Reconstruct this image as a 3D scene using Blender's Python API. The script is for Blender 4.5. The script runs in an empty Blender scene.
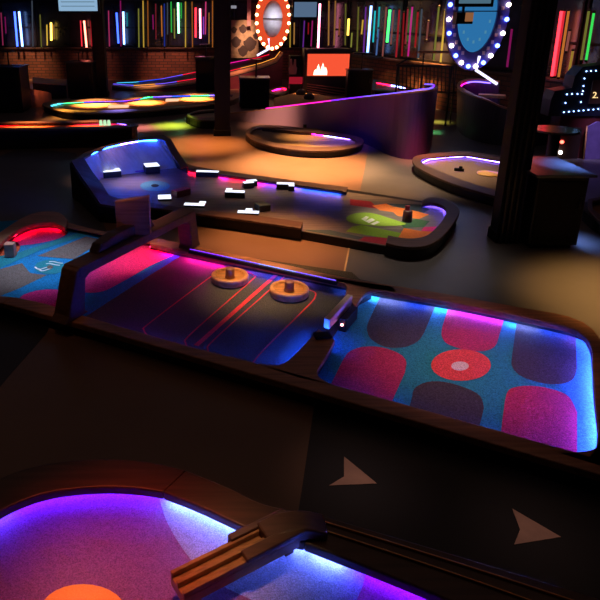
import bpy, bmesh, math, random
from mathutils import Vector, Matrix
random.seed(7)
S = bpy.context.scene
COL = S.collection
H = 2.4                     # camera height
F = 619.0                   # focal length in pixels
CX, CY = 222.0, 212.0       # principal point
TH = math.radians(18.24)    # downward pitch
CT, ST = math.cos(TH), math.sin(TH)

# ---------------------------------------------------------------- measuring
def ray(px, py):
    x = (px - CX) / F; y = -(py - CY) / F
    return Vector((x, CT + ST * y, -ST + CT * y))
def at(px, py, z=0.0):
    d = ray(px, py); t = (z - H) / d.z
    return Vector((d.x * t, d.y * t, z))
def aty(px, py, Y):
    d = ray(px, py); t = Y / d.y
    return Vector((d.x * t, Y, H + d.z * t))
def zat(py, Y):
    return aty(CX, py, Y).z
def ats(pts, z): return [at(p[0], p[1], z) for p in pts]
def smooth(pts, n=6, closed=False):
    P = [Vector(p) if len(p) == 3 else Vector((p[0], p[1], 0)) for p in pts]
    m = len(P); out = []
    rng = range(m) if closed else range(m - 1)
    for i in rng:
        p1, p2 = P[i], P[(i + 1) % m]
        p0 = P[i - 1] if (closed or i > 0) else p1
        p3 = P[(i + 2) % m] if (closed or i + 2 < m) else p2
        for k in range(n):
            t = k / n
            out.append(0.5 * ((2 * p1) + (p2 - p0) * t + (2 * p0 - 5 * p1 + 4 * p2 - p3) * t * t + (3 * p1 - p0 - 3 * p2 + p3) * t ** 3))
    if not closed: out.append(P[-1].copy())
    return out
def resample(pts, n, closed=False):
    P = [Vector(p) for p in pts]
    if closed: P = P + [P[0].copy()]
    L = [0.0]
    for a, b in zip(P, P[1:]): L.append(L[-1] + (b - a).length)
    tot = L[-1]; out = []; k = 0
    cnt = n if closed else n - 1
    for i in range(n):
        s = tot * i / cnt
        while k < len(L) - 2 and L[k + 1] < s: k += 1
        seg = L[k + 1] - L[k]
        out.append(P[k].lerp(P[k + 1], (s - L[k]) / seg if seg > 1e-9 else 0))
    return out
def area2(pts):
    return sum(a.x * b.y - b.x * a.y for a, b in zip(pts, list(pts[1:]) + [pts[0]]))
def offset_loop(pts, d, closed=True):
    """move a loop sideways by d (positive = to the left of its direction)"""
    n = len(pts); out = []
    for i in range(n):
        a = pts[i - 1] if (closed or i > 0) else pts[i]
        b = pts[(i + 1) % n] if (closed or i < n - 1) else pts[i]
        t = (b - a); t.z = 0
        if t.length < 1e-9: out.append(pts[i].copy()); continue
        t.normalize()
        out.append(pts[i] + Vector((-t.y, t.x, 0)) * d)
    return out

# ---------------------------------------------------------------- materials
MATS = {}
def nodes(name):
    m = bpy.data.materials.new(name); m.use_nodes = True
    nt = m.node_tree; b = nt.nodes['Principled BSDF']
    return m, nt, b
def mat(name, col, rough=0.5, metal=0.0, var=0.15, scale=8.0, bump=0.0, bscale=60.0, spec=0.5, coat=0.0):
    if name in MATS: return MATS[name]
    m, nt, b = nodes(name)
    tc = nt.nodes.new('ShaderNodeTexCoord'); nz = nt.nodes.new('ShaderNodeTexNoise')
    nz.inputs['Scale'].default_value = scale; nz.inputs['Detail'].default_value = 4
    nt.links.new(tc.outputs['Object'], nz.inputs['Vector'])
    cr = nt.nodes.new('ShaderNodeValToRGB')
    cr.color_ramp.elements[0].position = 0.3; cr.color_ramp.elements[1].position = 0.7
    cr.color_ramp.elements[0].color = tuple(c * (1 - var) for c in col) + (1,)
    cr.color_ramp.elements[1].color = tuple(min(1, c * (1 + var)) for c in col) + (1,)
    nt.links.new(nz.outputs['Fac'], cr.inputs['Fac']); nt.links.new(cr.outputs['Color'], b.inputs['Base Color'])
    b.inputs['Roughness'].default_value = rough; b.inputs['Metallic'].default_value = metal
    b.inputs['Specular IOR Level'].default_value = spec
    b.inputs['Coat Weight'].default_value = coat
    if bump > 0:
        n2 = nt.nodes.new('ShaderNodeTexNoise'); n2.inputs['Scale'].default_value = bscale; n2.inputs['Detail'].default_value = 3
        nt.links.new(tc.outputs['Object'], n2.inputs['Vector'])
        bp = nt.nodes.new('ShaderNodeBump'); bp.inputs['Strength'].default_value = bump; bp.inputs['Distance'].default_value = 0.01
        nt.links.new(n2.outputs['Fac'], bp.inputs['Height']); nt.links.new(bp.outputs['Normal'], b.inputs['Normal'])
    MATS[name] = m; return m
def turf(name, col, var=0.45, scale=110):
    if name in MATS: return MATS[name]
    m, nt, b = nodes(name)
    tc = nt.nodes.new('ShaderNodeTexCoord'); nz = nt.nodes.new('ShaderNodeTexNoise')
    nz.inputs['Scale'].default_value = scale; nz.inputs['Detail'].default_value = 6; nz.inputs['Roughness'].default_value = 0.7
    nt.links.new(tc.outputs['Object'], nz.inputs['Vector'])
    cr = nt.nodes.new('ShaderNodeValToRGB')
    cr.color_ramp.elements[0].position = 0.38; cr.color_ramp.elements[1].position = 0.62
    cr.color_ramp.elements[0].color = tuple(c * (1 - var) for c in col) + (1,)
    cr.color_ramp.elements[1].color = tuple(min(1, c * (1 + var) + 0.01) for c in col) + (1,)
    nt.links.new(nz.outputs['Fac'], cr.inputs['Fac']); nt.links.new(cr.outputs['Color'], b.inputs['Base Color'])
    b.inputs['Roughness'].default_value = 0.9; b.inputs['Specular IOR Level'].default_value = 0.2
    bp = nt.nodes.new('ShaderNodeBump'); bp.inputs['Strength'].default_value = 0.6; bp.inputs['Distance'].default_value = 0.008
    nt.links.new(nz.outputs['Fac'], bp.inputs['Height']); nt.links.new(bp.outputs['Normal'], b.inputs['Normal'])
    MATS[name] = m; return m
def wood(name, col, rough=0.45, coat=0.0, along='X'):
    if name in MATS: return MATS[name]
    m, nt, b = nodes(name)
    tc = nt.nodes.new('ShaderNodeTexCoord'); mp = nt.nodes.new('ShaderNodeMapping')
    mp.inputs['Scale'].default_value = {'X': (1.5, 22, 22), 'Y': (22, 1.5, 22), 'Z': (22, 22, 1.5)}[along]
    nt.links.new(tc.outputs['Object'], mp.inputs['Vector'])
    nz = nt.nodes.new('ShaderNodeTexNoise'); nz.inputs['Scale'].default_value = 1.5; nz.inputs['Detail'].default_value = 5
    nt.links.new(mp.outputs['Vector'], nz.inputs['Vector'])
    cr = nt.nodes.new('ShaderNodeValToRGB')
    cr.color_ramp.elements[0].position = 0.3; cr.color_ramp.elements[1].position = 0.7
    cr.color_ramp.elements[0].color = tuple(c * 0.6 for c in col) + (1,)
    cr.color_ramp.elements[1].color = tuple(min(1, c * 1.3) for c in col) + (1,)
    nt.links.new(nz.outputs['Fac'], cr.inputs['Fac']); nt.links.new(cr.outputs['Color'], b.inputs['Base Color'])
    b.inputs['Roughness'].default_value = rough; b.inputs['Coat Weight'].default_value = coat
    MATS[name] = m; return m
def emit(name, col, strength):
    if name in MATS: return MATS[name]
    m = bpy.data.materials.new(name); m.use_nodes = True; nt = m.node_tree
    nt.nodes.remove(nt.nodes['Principled BSDF'])
    e = nt.nodes.new('ShaderNodeEmission'); e.inputs['Color'].default_value = tuple(col) + (1,); e.inputs['Strength'].default_value = strength
    nt.links.new(e.outputs[0], nt.nodes['Material Output'].inputs['Surface'])
    MATS[name] = m; return m
def brick_mat():
    m, nt, b = nodes('red brick')
    tc = nt.nodes.new('ShaderNodeTexCoord'); sp = nt.nodes.new('ShaderNodeSeparateXYZ'); cb = nt.nodes.new('ShaderNodeCombineXYZ')
    nt.links.new(tc.outputs['Object'], sp.inputs[0]); nt.links.new(sp.outputs['X'], cb.inputs['X']); nt.links.new(sp.outputs['Z'], cb.inputs['Y'])
    br = nt.nodes.new('ShaderNodeTexBrick'); nt.links.new(cb.outputs[0], br.inputs['Vector'])
    br.inputs['Color1'].default_value = (0.22, 0.08, 0.045, 1); br.inputs['Color2'].default_value = (0.13, 0.05, 0.03, 1)
    br.inputs['Mortar'].default_value = (0.05, 0.035, 0.03, 1); br.inputs['Scale'].default_value = 1
    br.inputs['Brick Width'].default_value = 0.28; br.inputs['Row Height'].default_value = 0.1; br.inputs['Mortar Size'].default_value = 0.012
    nt.links.new(br.outputs['Color'], b.inputs['Base Color']); b.inputs['Roughness'].default_value = 0.8
    return m
def floor_mat(name, c1, c2, rough, scale=0.7):
    m, nt, b = nodes(name)
    tc = nt.nodes.new('ShaderNodeTexCoord')
    nz = nt.nodes.new('ShaderNodeTexNoise'); nz.inputs['Scale'].default_value = scale; nz.inputs['Detail'].default_value = 6
    nt.links.new(tc.outputs['Object'], nz.inputs['Vector'])
    cr = nt.nodes.new('ShaderNodeValToRGB'); cr.color_ramp.elements[0].position = 0.35; cr.color_ramp.elements[1].position = 0.65
    cr.color_ramp.elements[0].color = c1 + (1,); cr.color_ramp.elements[1].color = c2 + (1,)
    nt.links.new(nz.outputs['Fac'], cr.inputs['Fac']); nt.links.new(cr.outputs['Color'], b.inputs['Base Color'])
    mr = nt.nodes.new('ShaderNodeMapRange'); mr.inputs['To Min'].default_value = rough - 0.06; mr.inputs['To Max'].default_value = rough + 0.08
    n2 = nt.nodes.new('ShaderNodeTexNoise'); n2.inputs['Scale'].default_value = 3.0; n2.inputs['Detail'].default_value = 8
    nt.links.new(tc.outputs['Object'], n2.inputs['Vector']); nt.links.new(n2.outputs['Fac'], mr.inputs['Value']); nt.links.new(mr.outputs['Result'], b.inputs['Roughness'])
    return m

M_WOOD = wood('brown stained plywood', (0.36, 0.16, 0.085), 0.42)
M_WOODD = wood('dark stained plywood', (0.085, 0.042, 0.028), 0.5)
M_WOODA = wood('walnut stained coping', (0.085, 0.04, 0.024), 0.36)
M_RAIL = wood('varnished oak', (0.30, 0.17, 0.07), 0.28, 0.5)
M_PUCK = wood('turned orange wood', (0.62, 0.27, 0.09), 0.4)
M_BLACK = mat('black laminate', (0.004, 0.004, 0.005), 0.45, var=0.3, spec=.3)
M_BLACKM = mat('matt black paint', (0.004, 0.004, 0.005), 0.7, var=0.3, spec=.2)
M_BLUEBLK = mat('blue black laminate', (0.01, 0.013, 0.022), 0.5, var=0.3)
M_STEEL = mat('dark steel', (0.03, 0.03, 0.033), 0.4, metal=0.6)
M_WHITE = mat('white lacquer', (0.75, 0.72, 0.68), 0.4, var=0.05)
M_BRICK = brick_mat()

# ---------------------------------------------------------------- mesh builder
class MB:
    def __init__(s): s.v = []; s.f = []; s.m = []; s.sm = []
    def add(s, vs, fs, mi=0, smooth_=False):
        o = len(s.v); s.v += [Vector(v) for v in vs]
        for f in fs: s.f.append([o + i for i in f]); s.m.append(mi); s.sm.append(smooth_)
        return s
    def prism(s, poly, z0, z1, mi=0, taper=0.0):
        P = [Vector((p[0], p[1], 0)) for p in poly]
        if area2(P) < 0: P.reverse()
        n = len(P)
        vs = [(p.x, p.y, z0) for p in P] + [(p.x, p.y, z1) for p in P]
        fs = [list(range(n - 1, -1, -1)), list(range(n, 2 * n))] + [[i, (i + 1) % n, n + (i + 1) % n, n + i] for i in range(n)]
        return s.add(vs, fs, mi)
    def flat(s, poly, z, mi=0):
        P = [Vector((p[0], p[1], 0)) for p in poly]
        if area2(P) < 0: P.reverse()
        return s.add([(p.x, p.y, z) for p in P], [list(range(len(P)))], mi)
    def band(s, A, B, za0, za1, mi=0, closed=False, zb0=None, zb1=None):
        """solid between path A and path B (same count)"""
        n = len(A); zb0 = za0 if zb0 is None else zb0; zb1 = za1 if zb1 is None else zb1
        f = lambda z, i: z[i] if isinstance(z, (list, tuple)) else z
        vs = []
        for i in range(n):
            vs += [(A[i].x, A[i].y, f(za0, i)), (A[i].x, A[i].y, f(za1, i)), (B[i].x, B[i].y, f(zb1, i)), (B[i].x, B[i].y, f(zb0, i))]
        fs = []
        for i in range(n if closed else n - 1):
            j = (i + 1) % n
            for k in range(4):
                fs.append([4 * i + k, 4 * i + (k + 1) % 4, 4 * j + (k + 1) % 4, 4 * j + k])
        if not closed: fs += [[0, 3, 2, 1], [4 * n - 4, 4 * n - 3, 4 * n - 2, 4 * n - 1]]
        return s.add(vs, fs, mi)
    def hexa(s, b, t, mi=0):
        """8-corner solid from a bottom and a top quad"""
        return s.add(list(b) + list(t), [[3, 2, 1, 0], [4, 5, 6, 7], [0, 1, 5, 4], [1, 2, 6, 5], [2, 3, 7, 6], [3, 0, 4, 7]], mi)
    def box(s, c, size, rz=0.0, mi=0):
        hx, hy, hz = size[0] / 2, size[1] / 2, size[2] / 2
        R = Matrix.Rotation(rz, 3, 'Z'); c = Vector(c)
        q = [(-hx, -hy), (hx, -hy), (hx, hy), (-hx, hy)]
        return s.hexa([c + R @ Vector((x, y, -hz)) for x, y in q], [c + R @ Vector((x, y, hz)) for x, y in q], mi)
    def tube(s, path, r, mi=0, seg=8, closed=False):
        P = [Vector(p) for p in path]; n = len(P); vs = []; fs = []
        for i in range(n):
            a = P[i - 1] if (closed or i > 0) else P[i]; b = P[(i + 1) % n] if (closed or i < n - 1) else P[i]
            t = (b - a).normalized()
            u = t.cross(Vector((0, 0, 1)))
            if u.length < 1e-3: u = t.cross(Vector((1, 0, 0)))
            u.normalize(); w = u.cross(t)
            for k in range(seg):
                an = 2 * math.pi * k / seg
                vs.append(P[i] + (u * math.cos(an) + w * math.sin(an)) * r)
        for i in range(n if closed else n - 1):
            j = (i + 1) % n
            for k in range(seg):
                fs.append([i * seg + k, i * seg + (k + 1) % seg, j * seg + (k + 1) % seg, j * seg + k])
        if not closed: fs += [list(range(seg))[::-1], list(range((n - 1) * seg, n * seg))]
        return s.add(vs, fs, mi, True)
    def lathe(s, prof, c=(0, 0, 0), seg=40, mi=0, smooth_=True):
        c = Vector(c); vs = []; fs = []; n = len(prof)
        for k in range(seg):
            a = 2 * math.pi * k / seg
            for r, z in prof: vs.append(c + Vector((r * math.cos(a), r * math.sin(a), z)))
        for k in range(seg):
            j = (k + 1) % seg
            for i in range(n - 1): fs.append([k * n + i, j * n + i, j * n + i + 1, k * n + i + 1])
        return s.add(vs, fs, mi, smooth_)
    def build(s, name, mats, parent=None, bevel=0.0, label=None):
        me = bpy.data.meshes.new(name)
        off = parent_world(parent)
        me.from_pydata([tuple(v - off) for v in s.v], [], s.f)
        for m_ in (mats if isinstance(mats, (list, tuple)) else [mats]): me.materials.append(m_)
        for p, mi, sm in zip(me.polygons, s.m, s.sm): p.material_index = mi; p.use_smooth = sm
        bm = bmesh.new(); bm.from_mesh(me); bmesh.ops.remove_doubles(bm, verts=bm.verts, dist=1e-5)
        bmesh.ops.recalc_face_normals(bm, faces=[f for f in bm.faces]); bm.to_mesh(me); bm.free()
        o = bpy.data.objects.new(name, me); COL.objects.link(o)
        if parent: o.parent = parent
        if bevel > 0:
            md = o.modifiers.new('edge', 'BEVEL'); md.width = bevel; md.segments = 2; md.limit_method = 'ANGLE'; md.angle_limit = math.radians(40)
        if label: o['label'] = label
        return o
def parent_world(p):
    v = Vector((0, 0, 0))
    while p is not None: v += p.location; p = p.parent
    return v
def tag(o, label, cat, group=None):
    o['label'] = label; o['category'] = cat
    if group: o['group'] = group
    return o
def thing(name, label, cat, loc, group=None):
    o = bpy.data.objects.new(name, None); COL.objects.link(o); o.location = loc; o.empty_display_size = 0.1
    return tag(o, label, cat, group)
def struct(o): o['kind'] = 'structure'; return o
def centre(pts): return sum((Vector(p) for p in pts), Vector()) / len(pts)
def ellipse_px(cx, cy, rx, ry, z, n=28):
    return [at(cx + rx * math.cos(2 * math.pi * k / n), cy + ry * math.sin(2 * math.pi * k / n), z) for k in range(n)]
def circle(c, r, n=32, a0=0):
    return [Vector((c[0] + r * math.cos(a0 + 2 * math.pi * k / n), c[1] + r * math.sin(a0 + 2 * math.pi * k / n), 0)) for k in range(n)]
def stroke(mb, pts, w, z, mi, closed=False):
    A = offset_loop(pts, w / 2, closed); B = offset_loop(pts, -w / 2, closed)
    n = len(pts)
    vs = [(p.x, p.y, z) for p in A] + [(p.x, p.y, z) for p in B]
    fs = [[i, (i + 1) % n, n + (i + 1) % n, n + i] for i in range(n if closed else n - 1)]
    mb.add(vs, fs, mi)

# ---------------------------------------------------------------- lights
def spot(name, target, src, col, power, size=40, blend=0.8, rad=0.15):
    l = bpy.data.lights.new(name, 'SPOT'); l.color = col; l.energy = power; l.spot_size = math.radians(size); l.spot_blend = blend; l.shadow_soft_size = rad
    o = bpy.data.objects.new(name, l); COL.objects.link(o); o.location = src
    o.rotation_euler = (Vector(target) - Vector(src)).to_track_quat('-Z', 'Y').to_euler(); return o
def area(name, loc, target, col, power, sx, sy):
    l = bpy.data.lights.new(name, 'AREA'); l.color = col; l.energy = power; l.shape = 'RECTANGLE'; l.size = sx; l.size_y = sy
    o = bpy.data.objects.new(name, l); COL.objects.link(o); o.location = loc
    o.rotation_euler = (Vector(target) - Vector(loc)).to_track_quat('-Z', 'Y').to_euler(); return o
LEDC = {'blue': (0.01, 0.07, 1.0), 'violet': (0.16, 0.085, 1.0), 'purple': (0.19, 0.02, 1.0), 'magenta': (1.0, 0.01, 0.40), 'red': (1.0, 0.005, 0.04),
        'ice': (0.22, 0.30, 1.0), 'green': (0.05, 1.0, 0.3), 'orange': (1.0, 0.35, 0.05), 'cyan': (0.05, 0.6, 1.0), 'amber': (1.0, 0.55, 0.1)}
def led(path, colors, strength, parent, r=0.008, name='led_strip', ranges=None):
    """one LED tape along a path; colours follow each other along its length"""
    P = resample(path, 8 * len(colors) + 1)
    mb = MB(); mats = []
    for i, c in enumerate(colors):
        mats.append(emit('led %s %g' % (c, strength), LEDC[c], strength))
        mb.tube(P[8 * i: 8 * i + 9], r, mi=i, seg=6)
    return mb.build(name, mats, parent)

# ---------------------------------------------------------------- room shell
def wall_pt(px, sill_py): return at(px, sill_py, 1.05)
A0 = wall_pt(-160, 48.5); A1 = wall_pt(300, 48.5)
B1 = wall_pt(720, 100.5)
YB = A1.y
CZ = 4.6
FL = at(-260, 240, 0).x
MF_TAN = floor_mat('worn brown painted floor', (0.17, 0.095, 0.06), (0.21, 0.125, 0.08), 0.30)
MF_GREY = floor_mat('worn charcoal painted floor', (0.09, 0.085, 0.083), (0.125, 0.115, 0.11), 0.33)
MF_BLK = floor_mat('black painted floor', (0.008, 0.008, 0.011), (0.016, 0.016, 0.02), 0.42)
# seam that runs across the whole floor
s0 = at(367, 156, 0); s1 = at(298, 510, 0)
sd = (s1 - s0).normalized()
seamF = s0 - sd * 16.0; seamN = s1 + sd * 4.0
fx0, fx1, fy0, fy1 = -18.0, 15.0, -3.0, YB + 2.5
def clip_x(y): return s0.x + sd.x / sd.y * (y - s0.y)
mb = MB(); mb.add([(fx0, fy0, 0), (clip_x(fy0), fy0, 0), (clip_x(fy1), fy1, 0), (fx0, fy1, 0)], [[0, 1, 2, 3]], 0)
mb.add([(clip_x(fy0), fy0, 0), (fx1, fy0, 0), (fx1, fy1, 0), (clip_x(fy1), fy1, 0)], [[0, 1, 2, 3]], 1)
struct(mb.build('floor', [MF_TAN, MF_GREY]))
b_ = MB(); q_ = Vector((sd.y, -sd.x, 0)) * .008; a0_ = s0 + sd * ((at(348, 236, 0) - s0).dot(sd)); a1_ = s0 + sd * ((at(341, 280, 0) - s0).dot(sd))
b_.prism([a0_ - q_, a1_ - q_, a1_ + q_, a0_ + q_], 0, .003); struct(b_.build('trim_2', mat('brass seam strip', (.6, .42, .2), .4)))
# painted black fields, thin paint coats
mb = MB(); mb.prism([at(299.5, 505, 0), at(315, 400, 0), at(322, 360, 0), at(760, 470, 0), at(900, 760, 0), at(285, 600, 0)], 0.0, 0.002)
struct(mb.build('floor', MF_BLK))
mb = MB(); mb.prism([at(47, 333, 0), at(10, 375, 0), at(-60, 460, 0), at(-300, 400, 0), at(-200, 230, 0), at(60, 300, 0)], 0.0, 0.002)
struct(mb.build('floor', MF_BLK))
mb = MB(); mb.prism([at(-40, 172, 0), at(20, 148, 0), at(76, 153, 0), at(110, 240, 0), at(-60, 300, 0)], 0.0, 0.002)
struct(mb.build('floor', floor_mat('dark grey painted floor', (0.06, 0.056, 0.054), (0.09, 0.082, 0.076), 0.4)))

def wall_between(a, b, name_lo, name_hi, name_win, n_bays):
    L = (b - a).xy.length; ang = math.atan2(b.y - a.y, b.x - a.x)
    def place(o):
        o.location = (a.x, a.y, 0); o.rotation_euler = (0, 0, ang); return struct(o)
    mb = MB(); mb.box((L / 2, 0.2, 0.51), (L, 0.4, 1.02)); place(mb.build(name_lo, M_BRICK))
    mb = MB(); mb.box((L / 2, 0.12, 1.05), (L, 0.34, 0.06)); place(mb.build('trim_1', mat('dark sill board', (0.05, 0.028, 0.02), 0.4), bevel=0.01))
    mb = MB(); mb.box((L / 2, 0.3, (1.08 + CZ) / 2), (L, 0.2, CZ - 1.08)); place(mb.build(name_hi, mat('dark blue grey wall panel', (0.02, 0.02, 0.026), 0.35, var=0.5, scale=0.8)))
    w = L / n_bays
    for i in range(n_bays):
        mb = MB()
        x0 = i * w + 0.05; x1 = (i + 1) * w - 0.05
        for x in (x0, (x0 + x1) / 2, x1): mb.box((x, 0.17, 1.85), (0.05, 0.05, 1.5))
        for z in (1.12, 1.75, 2.6): mb.box(((x0 + x1) / 2, 0.17, z), (x1 - x0, 0.05, 0.05))
        place(mb.build('window_%d' % (i + 1), M_BLACKM))
        mb = MB(); mb.box(((x0 + x1) / 2, 0.185, 1.85), (x1 - x0, 0.012, 1.46))
        g = mb.build('window_%d' % (i + 1), mat('dark frosted window glass', (0.02, 0.022, 0.03), 0.22, var=0.8, scale=1.2)); place(g)
wall_between(Vector((A0.x, YB, 0)), Vector((A1.x, YB, 0)), 'wall_back', 'wall_back', 'w', 7)
wall_between(Vector((A1.x, YB, 0)), Vector((B1.x, B1.y, 0)), 'wall_right', 'wall_right', 'w', 5)
mb = MB(); mb.box(((fx0 + fx1) / 2, (fy0 + fy1) / 2, CZ + 0.1), (fx1 - fx0, fy1 - fy0, 0.2)); struct(mb.build('ceiling', M_BLACKM))
mb = MB(); mb.box((fx0 - 0.1, (fy0 + fy1) / 2, CZ / 2), (0.2, fy1 - fy0, CZ)); struct(mb.build('wall_left', M_BLACKM))
mb = MB(); mb.box(((fx0 + fx1) / 2, fy0 - 0.1, CZ / 2), (fx1 - fx0, 0.2, CZ)); struct(mb.build('wall_front', M_BLACKM))
mb = MB(); mb.box((fx1 + 0.1, (fy0 + fy1) / 2, CZ / 2), (0.2, fy1 - fy0, CZ)); struct(mb.build('wall_side', M_BLACKM))

# pillars -------------------------------------------------------------
def pillar(px0, px1, py, lab, d=None, h=CZ):
    a = at(px0, py, 0); b = at(px1, py, 0); w = b.x - a.x; d = d or w
    mb = MB(); mb.box(((a.x + b.x) / 2, a.y + d / 2, h / 2), (w, d, h))
    mb.box(((a.x + b.x) / 2, a.y + d / 2, 0.06), (w * 1.12, d * 1.12, 0.12))
    o = struct(mb.build('pillar', M_BLACKM, bevel=0.01)); o['label'] = lab; return o
pillar(214.5, 230, 136, 'slim black floor-to-ceiling pillar in the middle of the hall')
p = pillar(496, 519.5, 243, 'broad black ribbed pillar at the right beside the large black cabinet', .2)
mb = MB(); a = at(496, 243, 0); b = at(519.5, 243, 0)
for k in range(4): mb.box((a.x + (b.x - a.x) * (0.15 + 0.23 * k), a.y - 0.012, CZ / 2), (0.02, 0.02, CZ))
mb.build('ribbing', mat('ribbed black panel', (0.012, 0.012, 0.016), 0.4), p)
pillar(95.5, 107, 97, 'black pillar at the left beside the wall monitor')

# ---------------------------------------------------------------- neon wall
NEON = {'pink': (1, .08, .3), 'blue': (.05, .12, 1), 'ice blue': (.2, .4, 1), 'yellow': (1, .62, .08), 'red': (1, .03, .05), 'cyan': (.02, .7, .8), 'magenta': (.9, .03, .4),
        'olive': (.45, .45, .08), 'orange': (1, .3, .05), 'green': (.05, .9, .12), 'maroon': (.5, .04, .07), 'purple': (.45, .08, .9), 'salmon': (.9, .25, .2), 'grey': (.2, .25, .35),
        'golden': (.9, .42, .1), 'white pink': (1, .25, .4), 'white red': (1, .18, .12), 'white green': (.25, 1, .4)}
# x_top, y_top, x_bottom, y_bottom, colour, strength, thickness
TUBES = [(1, 12, 3, 46, 'pink', .5), (5, 16, 6, 34, 'magenta', .4), (14.5, 11, 17.5, 47, 'blue', 5), (19, 11, 22.5, 47, 'ice blue', 9), (32, 0, 33, 47, 'grey', .5), (40, 14, 41.5, 48, 'olive', .6),
 (46.8, 24, 47.3, 46, 'yellow', 2), (51, 22, 51.3, 41, 'yellow', 7), (53.6, 24, 54, 40, 'golden', 1), (80.5, 20, 82, 47, 'red', 3), (84, 20, 86.7, 48, 'white red', 8), (91, 20, 91.7, 47, 'red', 1.0),
 (108.5, 10, 109.5, 47, 'pink', .8), (116.5, 12, 118.5, 44, 'blue', 3.5), (120.5, 0, 121, 47, 'magenta', .5), (123.2, 11, 124.2, 45, 'ice blue', 8), (127, 12, 127.4, 27, 'cyan', .7), (138.5, 8, 139, 48, 'olive', 1), (143, 0, 143.7, 48, 'yellow', 1.3), (147.7, 0, 148.2, 47, 'orange', .5),
 (152.8, 14, 153.3, 30, 'magenta', .5), (155.7, 3, 156, 40, 'maroon', .6), (161.3, 5, 162, 37, 'orange', 1.1), (164.3, 3, 164.6, 47, 'blue', .5), (167.4, 2, 167.6, 35, 'grey', .5), (171, 1, 171.5, 33, 'green', 1.3), (174.3, 8, 174.5, 39, 'olive', 1.2), (178, 2, 178.7, 34, 'white green', 7),
 (181.2, 2, 181.3, 19, 'green', 1.0), (185.5, 1, 185.5, 48, 'yellow', 1.2), (192, 1, 192.5, 48, 'orange', .6), (195.7, 7, 195.7, 38, 'red', 3.5), (200, 8, 200.5, 39, 'white pink', 7), (203.5, 16, 203.5, 35, 'purple', 1.6), (205.8, 1, 205.3, 35, 'pink', 1.4), (209, 12, 209, 45, 'golden', .7), (212.5, 0, 212.5, 48, 'orange', .7),
 (290.3, 22, 290, 48, 'yellow', .9), (293, 8, 293, 18, 'green', 1.2), (294.3, 22, 294, 45, 'golden', 1.0),
 (304.5, 20, 303, 48, 'purple', .6), (308.5, 22, 308.2, 35, 'red', .5), (312.5, 20, 311, 47, 'magenta', .7), (320, 3, 318, 49, 'white pink', 9), (329, 0, 328.5, 46, 'golden', .9), (335.5, 0, 334, 46, 'golden', .7), (340, 18, 339, 36, 'orange', .5),
 (345.7, 3, 345.2, 46, 'olive', .5), (348.8, 18, 347.8, 36, 'yellow', 3.5), (352, 32, 351, 48, 'olive', 1.2), (358.5, 6, 357, 52, 'olive', .6), (363, 19, 361.5, 35, 'yellow', 1.6), (366, 6, 363.5, 53, 'purple', .7), (371.3, 5, 367.5, 54, 'ice blue', 6), (375.2, 10, 373, 43, 'cyan', 2.2),
 (379.5, 6, 377.6, 38, 'cyan', 1.6), (378.6, 28, 376.2, 56, 'ice blue', .8), (386.5, 6, 382.5, 57, 'salmon', .6), (390, 9, 387, 43, 'green', 4), (393.8, 9, 390.8, 45, 'salmon', .6), (399.5, 9, 396, 58, 'red', .9), (404, 12, 401.8, 57, 'red', .5), (408, 8, 405.3, 45, 'maroon', 1.2), (412.5, 6, 408, 57, 'magenta', 1.6),
 (418, 11, 415, 48, 'red', .7), (422, 8, 418, 59, 'grey', .7), (428.5, 21, 426.5, 40, 'salmon', .5), (439, 6, 433.5, 61, 'olive', 1), (445.5, 10, 440.5, 63, 'yellow', 2.2), (512, 28, 507, 68, 'magenta', .5),
 (553, 10, 542.5, 78, 'white red', 9), (562, 10, 552, 77, 'red', 4), (564.6, 10, 554.6, 77, 'red', 2.2), (568.8, 10, 558.4, 78, 'orange', 1.5), (569.8, 30, 566, 52, 'salmon', .8), (573, 50, 569, 72, 'yellow', .8), (589, 10, 581, 61, 'olive', .9), (594, 12, 586, 61, 'green', 2.5)]
wd = Vector((B1.x - A1.x, B1.y - A1.y, 0)).normalized(); wn = Vector((-wd.y, wd.x, 0))
def on_wall(px, py, off):
    d = ray(px, py)
    pb = aty(px, py, YB - off)
    q = Vector((A1.x, A1.y, 0)) - wn * off
    t = (q.x * wn.x + q.y * wn.y) / (d.x * wn.x + d.y * wn.y)
    pr = Vector((d.x * t, d.y * t, H + d.z * t))
    return pb if pb.y < pr.y else pr
def anchor(x):
    for lim, s in ((60, 'left of the wall monitor'), (95, 'under the wall monitor'), (131, 'just right of the left pillar'), (150, 'between left pillar and green group'), (183, 'in the green group'), (215, 'left of the middle pillar'),
                   (299, 'beside the red bulb ring'), (325, 'above the flame screen left edge'), (343, 'above the flame screen'), (356, 'above flame screen right edge'), (377, 'above the brick ledge'), (395, 'in the cyan and green group'),
                   (424, 'left of the railing'), (450, 'above the railing'), (520, 'behind the blue bulb ring'), (566, 'right of the broad pillar'), (620, 'above the blue dotted cabinet')):
        if x < lim: return s
seen = {}
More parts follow.
